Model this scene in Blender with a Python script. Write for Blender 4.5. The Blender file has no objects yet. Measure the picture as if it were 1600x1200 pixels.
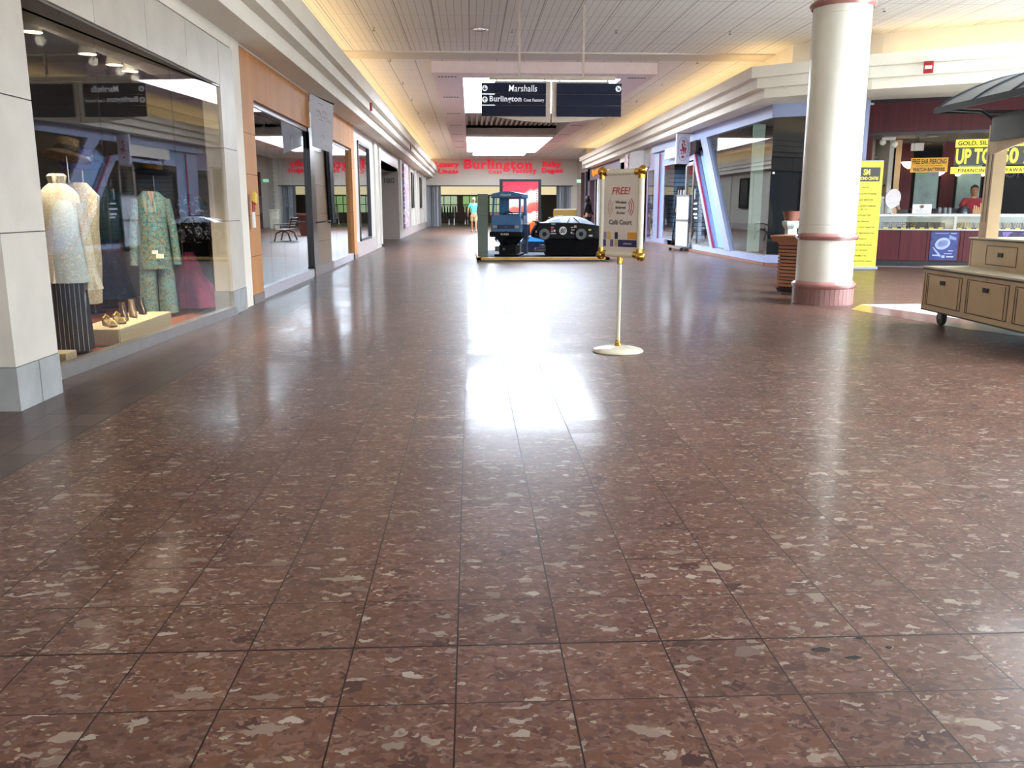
import bpy, bmesh, math, random
from mathutils import Vector, Matrix
random.seed(7)
R = math.radians
# ------------------------------------------------------------------ camera, world, light, exposure
S = bpy.context.scene
COL = S.collection
cam = bpy.data.cameras.new('camera'); cam.sensor_width = 36; cam.lens = 30.375; cam.clip_end = 300
camo = bpy.data.objects.new('camera', cam); COL.objects.link(camo)
camo.location = (0, 0, 1.25); camo.rotation_euler = (R(90 - 11.514), 0, R(-2.701))
S.camera = camo
S.view_settings.view_transform = 'Standard'; S.view_settings.look = 'None'
S.view_settings.gamma = 1; S.view_settings.use_curve_mapping = False
S.view_settings.exposure = 2.35
SKY = 5.5          # strength of the skylight glazing
COVE = 2.8         # strength of the cove tubes
w = bpy.data.worlds.new('world'); S.world = w; w.use_nodes = True
w.node_tree.nodes['Background'].inputs[0].default_value = (.86, .92, 1, 1)
w.node_tree.nodes['Background'].inputs[1].default_value = .72

# ------------------------------------------------------------------ materials
def lin(c):
    if isinstance(c, str):
        c = [int(c[i:i + 2], 16) / 255 for i in (0, 2, 4)]
    return tuple(x / 12.92 if x <= .04045 else ((x + .055) / 1.055) ** 2.4 for x in c) + (1,)
MC = {}
def N(nt, t, **k):
    n = nt.nodes.new(t)
    for a, b in k.items():
        if a.startswith('i_'): n.inputs[a[2:].replace('_', ' ')].default_value = b
        elif a.startswith('n_'): n.inputs[int(a[2:])].default_value = b
        else: setattr(n, a, b)
    return n
def math_(nt, op, a, b=None, c=None, clamp=False):
    n = nt.nodes.new('ShaderNodeMath'); n.operation = op; n.use_clamp = clamp
    for i, v in enumerate((a, b, c)):
        if v is None: continue
        if hasattr(v, 'links'): nt.links.new(v, n.inputs[i])
        else: n.inputs[i].default_value = v
    return n.outputs[0]
def mixc(nt, f, a, b):
    n = nt.nodes.new('ShaderNodeMix'); n.data_type = 'RGBA'
    for i, v in ((0, f), (6, a), (7, b)):
        if hasattr(v, 'links'): nt.links.new(v, n.inputs[i])
        else: n.inputs[i].default_value = v
    return n.outputs[2]
def M(name, col, rough=.5, metal=0, spec=.5, var=0, scale=8, emit=0, ecol=None, bump=0, stretch=None, coat=0):
    if name in MC: return MC[name]
    m = bpy.data.materials.new(name); m.use_nodes = True; nt = m.node_tree; b = nt.nodes['Principled BSDF']
    c = lin(col); b.inputs['Base Color'].default_value = c
    b.inputs['Roughness'].default_value = rough; b.inputs['Metallic'].default_value = metal
    b.inputs['Specular IOR Level'].default_value = spec
    if coat: b.inputs['Coat Weight'].default_value = coat; b.inputs['Coat Roughness'].default_value = .05
    tc = N(nt, 'ShaderNodeTexCoord'); src = tc.outputs['Object']
    if stretch:
        mp = N(nt, 'ShaderNodeMapping'); mp.inputs['Scale'].default_value = stretch; nt.links.new(src, mp.inputs[0]); src = mp.outputs[0]
    n = N(nt, 'ShaderNodeTexNoise'); n.inputs['Scale'].default_value = scale; n.inputs['Detail'].default_value = 5
    nt.links.new(src, n.inputs['Vector'])
    v = var or .04
    r = N(nt, 'ShaderNodeMapRange'); r.inputs[1].default_value = .3; r.inputs[2].default_value = .7
    r.inputs[3].default_value = 1 - v; r.inputs[4].default_value = 1 + v
    nt.links.new(n.outputs[0], r.inputs[0])
    mm = N(nt, 'ShaderNodeVectorMath', operation='SCALE'); mm.inputs[0].default_value = c[:3]; nt.links.new(r.outputs[0], mm.inputs['Scale'])
    nt.links.new(mm.outputs[0], b.inputs['Base Color'])
    if bump:
        bp = N(nt, 'ShaderNodeBump'); bp.inputs['Strength'].default_value = bump; bp.inputs['Distance'].default_value = .02
        nt.links.new(n.outputs[0], bp.inputs['Height']); nt.links.new(bp.outputs[0], b.inputs['Normal'])
    if emit:
        b.inputs['Emission Color'].default_value = lin(ecol or col); b.inputs['Emission Strength'].default_value = emit
    MC[name] = m; return m
def emis(name, col, st):
    if name in MC: return MC[name]
    m = bpy.data.materials.new(name); m.use_nodes = True; nt = m.node_tree; nt.nodes.clear()
    e = N(nt, 'ShaderNodeEmission'); e.inputs[0].default_value = lin(col); e.inputs[1].default_value = st
    o = N(nt, 'ShaderNodeOutputMaterial'); nt.links.new(e.outputs[0], o.inputs[0]); MC[name] = m; return m
def glass(name, tint='e4ece8', power=1.0, f0=.06, dark=0.0):
    """thin pane: clear where you look straight in, a mirror at grazing angles"""
    if name in MC: return MC[name]
    m = bpy.data.materials.new(name); m.use_nodes = True; nt = m.node_tree; nt.nodes.clear()
    g = N(nt, 'ShaderNodeNewGeometry')
    d = N(nt, 'ShaderNodeVectorMath', operation='DOT_PRODUCT'); nt.links.new(g.outputs['Normal'], d.inputs[0]); nt.links.new(g.outputs['Incoming'], d.inputs[1])
    k = math_(nt, 'SUBTRACT', 1.0, math_(nt, 'ABSOLUTE', d.outputs['Value']))
    f = math_(nt, 'MULTIPLY_ADD', math_(nt, 'POWER', k, 4.2), (1 - f0) * power, f0, clamp=True)
    t = N(nt, 'ShaderNodeBsdfTransparent'); t.inputs[0].default_value = lin(tint)
    gl = N(nt, 'ShaderNodeBsdfGlossy'); gl.inputs['Roughness'].default_value = 0.0; gl.inputs[0].default_value = (.95, .97, 1, 1)
    base = t.outputs[0]
    if dark:
        df = N(nt, 'ShaderNodeBsdfDiffuse'); df.inputs[0].default_value = (.012, .014, .018, 1)
        mx = N(nt, 'ShaderNodeMixShader'); mx.inputs[0].default_value = dark; nt.links.new(t.outputs[0], mx.inputs[1]); nt.links.new(df.outputs[0], mx.inputs[2]); base = mx.outputs[0]
    mx = N(nt, 'ShaderNodeMixShader'); nt.links.new(f, mx.inputs[0]); nt.links.new(base, mx.inputs[1]); nt.links.new(gl.outputs[0], mx.inputs[2])
    o = N(nt, 'ShaderNodeOutputMaterial'); nt.links.new(mx.outputs[0], o.inputs[0]); MC[name] = m; return m

def floor_mat():
    m = bpy.data.materials.new('polished_breccia_tile'); m.use_nodes = True; nt = m.node_tree; b = nt.nodes['Principled BSDF']; L = nt.links
    tc = N(nt, 'ShaderNodeTexCoord'); P = tc.outputs['Object']
    sx = N(nt, 'ShaderNodeSeparateXYZ'); L.new(P, sx.inputs[0]); x, y = sx.outputs[0], sx.outputs[1]
    u = math_(nt, 'DIVIDE', math_(nt, 'ADD', x, .05), .3); v = math_(nt, 'DIVIDE', math_(nt, 'ADD', y, -2.02), .3)
    def joint(u, half):
        f = math_(nt, 'FRACT', u); return math_(nt, 'LESS_THAN', math_(nt, 'MINIMUM', f, math_(nt, 'SUBTRACT', 1, f)), half)
    wide = math_(nt, 'LESS_THAN', math_(nt, 'ABSOLUTE', math_(nt, 'ADD', y, -2.32)), .0042)
    j = math_(nt, 'MAXIMUM', math_(nt, 'MAXIMUM', joint(u, .0075), joint(v, .0075)), wide)
    cid = N(nt, 'ShaderNodeCombineXYZ'); L.new(math_(nt, 'FLOOR', u), cid.inputs[0]); L.new(math_(nt, 'FLOOR', v), cid.inputs[1])
    wn = N(nt, 'ShaderNodeTexWhiteNoise', noise_dimensions='2D'); L.new(cid.outputs[0], wn.inputs['Vector'])
    # each tile is cut from a different piece of stone
    off = N(nt, 'ShaderNodeVectorMath', operation='SCALE'); L.new(wn.outputs['Color'], off.inputs[0]); off.inputs['Scale'].default_value = 7
    pp = N(nt, 'ShaderNodeVectorMath', operation='ADD'); L.new(P, pp.inputs[0]); L.new(off.outputs[0], pp.inputs[1])
    n0 = N(nt, 'ShaderNodeTexNoise'); n0.inputs['Scale'].default_value = 30; n0.inputs['Detail'].default_value = 3; L.new(pp.outputs[0], n0.inputs['Vector'])
    ds = N(nt, 'ShaderNodeVectorMath', operation='MULTIPLY_ADD'); L.new(n0.outputs['Color'], ds.inputs[0]); ds.inputs[1].default_value = (.05, .05, 0); L.new(pp.outputs[0], ds.inputs[2])
    def chips(sc, lo, hi, seed, strx):
        mp = N(nt, 'ShaderNodeMapping'); mp.inputs['Scale'].default_value = (sc * strx, sc, 1); mp.inputs['Location'].default_value = (seed, seed * 2, 0); mp.inputs['Rotation'].default_value = (0, 0, seed); L.new(ds.outputs[0], mp.inputs[0])
        vo = N(nt, 'ShaderNodeTexVoronoi', voronoi_dimensions='2D'); vo.inputs['Scale'].default_value = 1; L.new(mp.outputs[0], vo.inputs['Vector'])
        s = N(nt, 'ShaderNodeSeparateColor'); L.new(vo.outputs['Color'], s.inputs[0])
        return math_(nt, 'GREATER_THAN', s.outputs[0], lo), s.outputs[2]
    n1 = N(nt, 'ShaderNodeTexNoise'); n1.inputs['Scale'].default_value = 60; n1.inputs['Detail'].default_value = 8; L.new(pp.outputs[0], n1.inputs['Vector'])
    c = mixc(nt, n1.outputs[0], lin('573526'), lin('65422f'))
    for sc, lo, hi, seed, strx, c1, c2 in ((34, .6, 0, .4, .55, '6e4c40', '4f3024'), (75, .6, 0, 1.3, .6, '715243', '472a23'), (20, .9, 0, 2.2, .7, '68483c', '3d211c'), (110, .75, 0, .9, .7, '77594c', '452820'),
                                           (28, .975, 0, 3.1, .5, '8a7868', '6c564a'), (55, .972, 0, 4.7, .45, '9c8e80', '7b675a'), (120, .955, 0, 5.9, .55, '93836f', '766253')):
        mk, rnd = chips(sc, lo, hi, seed, strx)
        c = mixc(nt, mk, c, mixc(nt, rnd, lin(c1), lin(c2)))
    tint = math_(nt, 'MULTIPLY_ADD', wn.outputs['Value'], .18, .64)
    sc_ = N(nt, 'ShaderNodeVectorMath', operation='SCALE'); L.new(c, sc_.inputs[0]); L.new(tint, sc_.inputs['Scale'])
    c = mixc(nt, j, sc_.outputs[0], lin('170d09'))
    # dark quarry tile border along the shop fronts
    ud = math_(nt, 'DIVIDE', math_(nt, 'ADD', x, 2.22), .2)
    jd = math_(nt, 'MAXIMUM', joint(ud, .02), joint(v, .014))
    wd = N(nt, 'ShaderNodeTexWhiteNoise', noise_dimensions='2D'); cd = N(nt, 'ShaderNodeCombineXYZ'); L.new(math_(nt, 'FLOOR', ud), cd.inputs[0]); L.new(math_(nt, 'FLOOR', v), cd.inputs[1]); L.new(cd.outputs[0], wd.inputs['Vector'])
    dark = mixc(nt, wd.outputs['Value'], lin('40302c'), lin('4c3b36')); dark = mixc(nt, jd, dark, lin('1d1513'))
    band = math_(nt, 'LESS_THAN', x, -2.2)
    c = mixc(nt, band, c, dark)
    L.new(c, b.inputs['Base Color'])
    n2 = N(nt, 'ShaderNodeTexNoise'); n2.inputs['Scale'].default_value = 1.4; n2.inputs['Detail'].default_value = 6; L.new(P, n2.inputs['Vector'])
    ro = math_(nt, 'ADD', math_(nt, 'MULTIPLY', n2.outputs[0], .12), math_(nt, 'MULTIPLY', wn.outputs['Value'], .06))
    ro = math_(nt, 'ADD', ro, .045); ro = math_(nt, 'ADD', ro, math_(nt, 'MULTIPLY', j, .4)); ro = math_(nt, 'ADD', ro, math_(nt, 'MULTIPLY', band, .06))
    b.inputs['Roughness'].default_value = .42; b.inputs['Specular IOR Level'].default_value = .2; L.new(math_(nt, 'MULTIPLY_ADD', j, -.2, .22), b.inputs['Coat Weight']); L.new(ro, b.inputs['Coat Roughness'])
    # every tile lies a hair out of level, which breaks up the reflections
    tl = N(nt, 'ShaderNodeVectorMath', operation='MULTIPLY_ADD'); L.new(wn.outputs['Color'], tl.inputs[0]); tl.inputs[1].default_value = (.009, .009, 0); tl.inputs[2].default_value = (-.0045, -.0045, 1)
    nn = N(nt, 'ShaderNodeVectorMath', operation='NORMALIZE'); L.new(tl.outputs[0], nn.inputs[0])
    bp = N(nt, 'ShaderNodeBump'); bp.inputs['Strength'].default_value = .25; bp.inputs['Distance'].default_value = .003; bp.invert = True
    L.new(j, bp.inputs['Height']); L.new(nn.outputs[0], bp.inputs['Normal']); L.new(bp.outputs[0], b.inputs['Normal']); L.new(bp.outputs[0], b.inputs['Coat Normal'])
    return m
def ceil_mat():
    m = bpy.data.materials.new('slatted_ceiling_board'); m.use_nodes = True; nt = m.node_tree; b = nt.nodes['Principled BSDF']; L = nt.links
    tc = N(nt, 'ShaderNodeTexCoord'); sx = N(nt, 'ShaderNodeSeparateXYZ'); L.new(tc.outputs['Object'], sx.inputs[0]); x, y = sx.outputs[0], sx.outputs[1]
    def line(v, per, half):
        f = math_(nt, 'FRACT', math_(nt, 'DIVIDE', v, per)); return math_(nt, 'LESS_THAN', f, half)
    a = math_(nt, 'MULTIPLY', line(x, .125, .09), .62)
    c_ = math_(nt, 'MULTIPLY', line(x, .61, .03), .85); d = math_(nt, 'MULTIPLY', line(y, .125, .12), .22); e = math_(nt, 'MULTIPLY', line(y, 1.22, .016), .5)
    near = math_(nt, 'LESS_THAN', y, 19.7)
    a = math_(nt, 'MULTIPLY', a, math_(nt, 'MULTIPLY_ADD', near, .75, .25))
    k = math_(nt, 'MAXIMUM', math_(nt, 'MAXIMUM', a, c_), math_(nt, 'MAXIMUM', d, e))
    c = mixc(nt, k, lin('e6dfd8'), lin('8d8480')); L.new(c, b.inputs['Base Color']); b.inputs['Roughness'].default_value = .7
    return m
def stripes(name, c1, c2, axis, per, half, rough=.5, dist=0):
    if name in MC: return MC[name]
    m = bpy.data.materials.new(name); m.use_nodes = True; nt = m.node_tree; b = nt.nodes['Principled BSDF']; L = nt.links
    tc = N(nt, 'ShaderNodeTexCoord'); sx = N(nt, 'ShaderNodeSeparateXYZ'); L.new(tc.outputs['Object'], sx.inputs[0])
    f = math_(nt, 'FRACT', math_(nt, 'DIVIDE', sx.outputs[axis], per)); k = math_(nt, 'LESS_THAN', f, half)
    L.new(mixc(nt, k, lin(c1), lin(c2)), b.inputs['Base Color']); b.inputs['Roughness'].default_value = rough
    MC[name] = m; return m
def blotch(name, cols, scale=10, rough=.7, sharp=True, emit=0, alpha=None):
    """patchy printed cloth or poster art"""
    if name in MC: return MC[name]
    m = bpy.data.materials.new(name); m.use_nodes = True; nt = m.node_tree; b = nt.nodes['Principled BSDF']; L = nt.links
    tc = N(nt, 'ShaderNodeTexCoord'); n = N(nt, 'ShaderNodeTexNoise'); n.inputs['Scale'].default_value = scale; n.inputs['Detail'].default_value = 3; n.inputs['Distortion'].default_value = .6
    L.new(tc.outputs['Object'], n.inputs['Vector']); r = N(nt, 'ShaderNodeValToRGB'); L.new(n.outputs[0], r.inputs[0])
    el = r.color_ramp.elements; k = len(cols)
    pos = [.32 + .36 * i / (k - 1) for i in range(k)]
    el[0].position = pos[0]; el[0].color = lin(cols[0]); el[1].position = pos[-1]; el[1].color = lin(cols[-1])
    for i in range(1, k - 1): e = el.new(pos[i]); e.color = lin(cols[i])
    r.color_ramp.interpolation = 'CONSTANT' if sharp else 'LINEAR'
    L.new(r.outputs[0], b.inputs['Base Color']); b.inputs['Roughness'].default_value = rough
    if emit: L.new(r.outputs[0], b.inputs['Emission Color']); b.inputs['Emission Strength'].default_value = emit
    if alpha is not None: b.inputs['Alpha'].default_value = alpha
    MC[name] = m; return m

# ------------------------------------------------------------------ mesh helpers
class MB:
    def __init__(s): s.bm = bmesh.new()
    def _add(s, verts, faces, mat=None):
        vs = [s.bm.verts.new(mat @ Vector(v) if mat else v) for v in verts]
        for f in faces:
            try: s.bm.faces.new([vs[i] for i in f])
            except ValueError: pass
        return s
    def box(s, x0, x1, y0, y1, z0, z1, mat=None, bev=0):
        if x0 > x1: x0, x1 = x1, x0
        if y0 > y1: y0, y1 = y1, y0
        if z0 > z1: z0, z1 = z1, z0
        if bev:
            t = bmesh.new(); bmesh.ops.create_cube(t, size=1, matrix=Matrix.Translation(((x0 + x1) / 2, (y0 + y1) / 2, (z0 + z1) / 2)) @ Matrix.Diagonal((x1 - x0, y1 - y0, z1 - z0, 1)))
            bmesh.ops.bevel(t, geom=t.edges[:], offset=bev, segments=2, affect='EDGES', profile=.6)
            t.verts.index_update(); s._add([v.co[:] for v in t.verts], [[v.index for v in f.verts] for f in t.faces], mat); t.free(); return s
        v = [(x, y, z) for x in (x0, x1) for y in (y0, y1) for z in (z0, z1)]
        return s._add(v, [(0, 1, 3, 2), (4, 6, 7, 5), (0, 4, 5, 1), (2, 3, 7, 6), (0, 2, 6, 4), (1, 5, 7, 3)], mat)
    def prism(s, pts, a0, a1, axis='y', mat=None):
        """extrude a 2D outline; axis y: pts=(x,z), x: pts=(y,z), z: pts=(x,y)"""
        n = len(pts)
        def mk(p, a): return {'y': (p[0], a, p[1]), 'x': (a, p[0], p[1]), 'z': (p[0], p[1], a)}[axis]
        v = [mk(p, a0) for p in pts] + [mk(p, a1) for p in pts]
        f = [tuple(range(n)), tuple(range(2 * n - 1, n - 1, -1))] + [(i, i + n, (i + 1) % n + n, (i + 1) % n) for i in range(n)]
        return s._add(v, f, mat)
    def lathe(s, prof, c=(0, 0, 0), n=32, sx=1, sy=1, wav=0, wn=8, mat=None, ph=0):
        v = []; f = []
        for r, z in prof:
            for i in range(n):
                a = 2 * math.pi * i / n; q = r * (1 + wav * math.sin(wn * a + ph) * (1 if wav else 0))
                v.append((c[0] + q * sx * math.cos(a), c[1] + q * sy * math.sin(a), c[2] + z))
        for k in range(len(prof) - 1):
            for i in range(n): f.append((k * n + i, k * n + (i + 1) % n, (k + 1) * n + (i + 1) % n, (k + 1) * n + i))
        f.append(tuple(range(n - 1, -1, -1))); f.append(tuple(range((len(prof) - 1) * n, len(prof) * n)))
        return s._add(v, f, mat)
    def loft(s, secs, n=28, wn=7, ph=0, mat=None):
        """secs: (z, rx, ry, cx, cy, wave)"""
        v = []; f = []
        for z, rx, ry, cx, cy, wv in secs:
            for i in range(n):
                a = 2 * math.pi * i / n; q = 1 + wv * math.sin(wn * a + ph) + wv * .5 * math.sin((wn + 4) * a + 2 * ph)
                v.append((cx + rx * q * math.cos(a), cy + ry * q * math.sin(a), z))
        for k in range(len(secs) - 1):
            for i in range(n): f.append((k * n + i, k * n + (i + 1) % n, (k + 1) * n + (i + 1) % n, (k + 1) * n + i))
        f.append(tuple(range(n - 1, -1, -1))); f.append(tuple(range((len(secs) - 1) * n, len(secs) * n)))
        return s._add(v, f, mat)
    def tube(s, pts, r, n=10, r2=None):
        pts = [Vector(p) for p in pts]; v = []; f = []; m = len(pts)
        for k, p in enumerate(pts):
            d = (pts[min(k + 1, m - 1)] - pts[max(k - 1, 0)]).normalized()
            a = d.orthogonal().normalized() if abs(d.z) > .99 else d.cross(Vector((0, 0, 1))).normalized(); b_ = d.cross(a)
            rr = r if r2 is None else r + (r2 - r) * k / (m - 1)
            for i in range(n):
                t = 2 * math.pi * i / n; v.append(tuple(p + (a * math.cos(t) + b_ * math.sin(t)) * rr))
        for k in range(m - 1):
            for i in range(n): f.append((k * n + i, k * n + (i + 1) % n, (k + 1) * n + (i + 1) % n, (k + 1) * n + i))
        f.append(tuple(range(n))); f.append(tuple(range(m * n - 1, (m - 1) * n - 1, -1)))
        return s._add(v, f)
    def ball(s, c, rx, ry=None, rz=None, n=20, mat=None):
        ry = ry or rx; rz = rz or rx
        pr = [(max(.001, math.sin(math.pi * k / 12)), -math.cos(math.pi * k / 12)) for k in range(13)]
        v = []; f = []
        for q, z in pr:
            for i in range(n): a = 2 * math.pi * i / n; v.append((c[0] + rx * q * math.cos(a), c[1] + ry * q * math.sin(a), c[2] + rz * z))
        for k in range(12):
            for i in range(n): f.append((k * n + i, k * n + (i + 1) % n, (k + 1) * n + (i + 1) % n, (k + 1) * n + i))
        return s._add(v, f, mat)
def mesh_obj(name, me, mat, parent=None, smooth=False):
    if mat: me.materials.append(mat)
    o = bpy.data.objects.new(name, me); COL.objects.link(o)
    if parent: o.parent = parent
    if smooth:
        for p in me.polygons: p.use_smooth = True
        try: me.set_sharp_from_angle(angle=R(38))
        except Exception: pass
    return o
def obj(name, mb, mat, parent=None, smooth=False, label=None):
    bm = mb.bm; bmesh.ops.recalc_face_normals(bm, faces=bm.faces[:])
    me = bpy.data.meshes.new(name); bm.to_mesh(me); bm.free()
    o = mesh_obj(name, me, mat, parent, smooth)
    if label: o['label'] = label
    return o
def tag(o, label, cat, group=None, kind=None):
    o['label'] = label; o['category'] = cat
    if group: o['group'] = group
    if kind: o['kind'] = kind
    return o
def thing(name, label, cat, loc=(0, 0, 0), rz=0, group=None):
    o = bpy.data.objects.new(name, None); COL.objects.link(o); o.location = loc; o.rotation_euler = (0, 0, rz); o.empty_display_size = .1
    return tag(o, label, cat, group)
def struct(name, mb, mat, parent=None, smooth=False):
    o = obj(name, mb, mat, parent, smooth)
    if not parent: o['kind'] = 'structure'
    return o
def dup(root, loc, rz=None, label=None, scale=None):
    r = root.copy(); COL.objects.link(r); r.location = loc
    if rz is not None: r.rotation_euler = (0, 0, rz)
    if label: r['label'] = label
    if scale: r.scale = scale
    for ch in list(root.children):
        c = ch.copy(); COL.objects.link(c); c.parent = r
        for g in ch.children:
            d = g.copy(); COL.objects.link(d); d.parent = c
    return r
def bake(o, name):
    dg = bpy.context.evaluated_depsgraph_get(); dg.update(); me = bpy.data.meshes.new_from_object(o.evaluated_get(dg)); me.name = name
    bpy.data.objects.remove(o); return me
def text(name, body, mat, parent, loc, width, height=None, rot=(R(90), 0, 0), ext=.003, off=0, shear=0, space=1, line=1, align='CENTER', label=None, serif=0):
    """lettering laid in the local xz plane facing -y; loc is the middle of its box"""
    cu = bpy.data.curves.new(name, 'FONT'); cu.body = body; cu.size = 1; cu.extrude = .01; cu.offset = off; cu.shear = shear
    cu.space_character = space; cu.space_line = line; cu.align_x = align; cu.resolution_u = 3
    t = bpy.data.objects.new(name, cu); COL.objects.link(t); me = bake(t, name)
    if serif:
        ye = max(v.co.y for v in me.vertices); bars = set(); zt_ = max(v.co.z for v in me.vertices)
        fc = {}
        for p in me.polygons:
            if p.normal.z > .9:
                for k in p.edge_keys: fc.setdefault(k, []).append(p.center.y)
        for e in me.edges:
            if len(fc.get(e.key, ())) != 1: continue
            up = fc[e.key][0] > me.vertices[e.vertices[0]].co.y
            if up != (me.vertices[e.vertices[0]].co.y < .06): continue
            a, b = me.vertices[e.vertices[0]].co, me.vertices[e.vertices[1]].co
            if a.z > zt_ - 1e-4 and b.z > zt_ - 1e-4 and abs(a.y - b.y) < 2e-3 and .04 < abs(a.x - b.x) < .2 and (abs(a.y) < .06 or a.y > .42): bars.add((round(min(a.x, b.x), 3), round(max(a.x, b.x), 3), round(a.y, 3)))
        bm = bmesh.new(); bm.from_mesh(me); q = MB(); q.bm.free(); q.bm = bm
        for x0, x1, y0 in bars:
            d = serif * .9 * (1 if y0 < .06 else -1); q.box(x0 - serif, x1 + serif, y0, y0 + d, -zt_, zt_ * 1.02)
        bm.to_mesh(me); bm.free()
    xs = [v.co.x for v in me.vertices]; ys = [v.co.y for v in me.vertices]
    cx, cy = (min(xs) + max(xs)) / 2, (min(ys) + max(ys)) / 2; sx = width / (max(xs) - min(xs)); sy = sx if height is None else height / (max(ys) - min(ys))
    for v in me.vertices: v.co = Vector(((v.co.x - cx) * sx, (v.co.y - cy) * sy, v.co.z / .01 * ext))
    me.materials.clear(); o = mesh_obj(name, me, mat, parent)
    o.location = loc; o.rotation_euler = rot
    if label: o['label'] = label
    return o
def skin(name, joints, bones, root, sub=2):
    names = list(joints); me = bpy.data.meshes.new(name)
    me.from_pydata([joints[k][:3] for k in names], [(names.index(a), names.index(b)) for a, b in bones], [])
    o = bpy.data.objects.new(name, me); COL.objects.link(o)
    md = o.modifiers.new('s', 'SKIN'); md.use_smooth_shade = True
    sv = me.skin_vertices[0].data
    for i, k in enumerate(names):
        r = joints[k][3]; sv[i].radius = (r, joints[k][4] if len(joints[k]) > 4 else r); sv[i].use_root = k == root
    sb = o.modifiers.new('u', 'SUBSURF'); sb.levels = sb.render_levels = sub
    return bake(o, name)
RX = lambda a: Matrix.Rotation(R(a), 4, 'X'); RY = lambda a: Matrix.Rotation(R(a), 4, 'Y'); RZ = lambda a: Matrix.Rotation(R(a), 4, 'Z'); T = lambda *a: Matrix.Translation(a)

# ------------------------------------------------------------------ shared materials
WHITE = M('warm_white_plaster', 'e0d8cb', .75, var=.03, scale=2)
WHITE2 = M('cream_plaster', 'eae3d5', .75, var=.03, scale=2)
STONE = M('pale_stone_panel', 'b9b2a6', .45, var=.08, scale=3.5)
GREYSTONE = M('grey_stone_base', '8c8d8b', .4, var=.14, scale=5)
JOINT = M('joint_grey', '6d675f', .8)
BLACK = M('black_metal', '101013', .4, spec=.3)
ALU = M('brushed_aluminium', '9a9794', .35, metal=.7, var=.06)
PINK = M('dusty_pink_paint', 'ead3ce', .6, var=.03)
WOOD = M('orange_maple_panel', 'b98252', .6, spec=.25, var=.1, scale=3, stretch=(1, 1, .15))
BROWN = M('olive_brown_panel', '6b5433', .4, var=.08, scale=3, stretch=(1, 1, .2))
BLUEP = M('pale_blue_paint', '9ea8cc', .45)
MAHO = M('mahogany_panel', '4c1c22', .45, var=.22, scale=5, stretch=(3, 3, .12), spec=.25)
PANE = glass('shop_glass', 'f0f1ee', .5, .045)
CLEAR = glass('thin_clear_glass', 'f2f6f4', .7, .04)

# ------------------------------------------------------------------ floor, ceiling, skylights
LAST = 60.3
struct('floor', MB().box(-9, 22, -4, LAST + 14, -.1, 0), floor_mat())
# inlaid pale tiles and the darker band that follows them by the cart
inl = M('pale_terrazzo_tile', 'c6cec6', .14, var=.12, scale=9)
struct('trim_1', MB().prism([(5.13, 11.15), (6.6, 11.2), (20, 11.2), (20, 0), (10, 0), (9.5, 5), (5.62, 9.6)], .0005, .003, 'z'), inl)  # pale tiles widened over the unseen court to bounce light onto the ceiling
struct('trim_2', MB().prism([(5.13, 11.15), (5.62, 9.6), (7.2, 7.2), (6.2, 6.9), (5.2, 8.8), (4.75, 10.6)], .0005, .002, 'z'), M('dark_rose_tile', '6e4540', .14, var=.3, scale=30))
m = MB(); random.seed(21)
for x, y, n, sx_, sy_ in ((1.0, 2.245, 9, .045, .02), (1.07, 2.2, 6, .03, .012), (1.14, 2.31, 5, .02, .012), (1.2, 2.25, 4, .012, .01)):
    m.prism([(x + sx_ * random.uniform(.5, 1) * math.cos(2 * math.pi * k / n), y + sy_ * random.uniform(.4, 1) * math.sin(2 * math.pi * k / n)) for k in range(n)], .0003, .0008, 'z')
struct('trim_27', m, M('chipped_tile_hollow', '1b110d', .9))
CZ = 4.5
CM = ceil_mat()
def ceiling_with_holes(name, x0, x1, y0, y1, holes):
    mb = MB(); xs = sorted({x0, x1, *[h[0] for h in holes], *[h[1] for h in holes]}); ys = sorted({y0, y1, *[h[2] for h in holes], *[h[3] for h in holes]})
    for a, b in zip(xs, xs[1:]):
        for c, d in zip(ys, ys[1:]):
            if not any(h[0] <= a and b <= h[1] and h[2] <= c and d <= h[3] for h in holes): mb.box(a, b, c, d, CZ, CZ + .12)
    return struct(name, mb, CM)
H4 = (.2, 3.4, 52.5, 56.5); H1 = (-.15, 3.6, 21.4, 29.5); H2 = (-.15, 3.6, 29.5, 37.2); H3 = (-.15, 3.6, 38.5, 49.0); HC = (6.8, 17, 2.5, 10.8)
ceiling_with_holes('ceiling', -3.0, 22, -4, LAST, [H1, H2, H3, HC, H4])
struct('trim_3', MB().box(-3.0, 7.2, 19.35, 20.2, CZ - .03, CZ + .01), M('ceiling_band_paint', 'cfc4b6', .7))
# dusty pink dropped frame
fr = MB(); X0, X1, Y0, Y1 = -.85, 4.3, 20.6, 49.6; zb = 4.25
for a in ((X0, X1, Y0, H1[2]), (X0, H1[0], H1[2], Y1), (H1[1], X1, H1[2], Y1), (H1[0], H1[1], 49.0, Y1)): fr.box(*a, zb, CZ)
struct('trim_4', fr, PINK)
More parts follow.
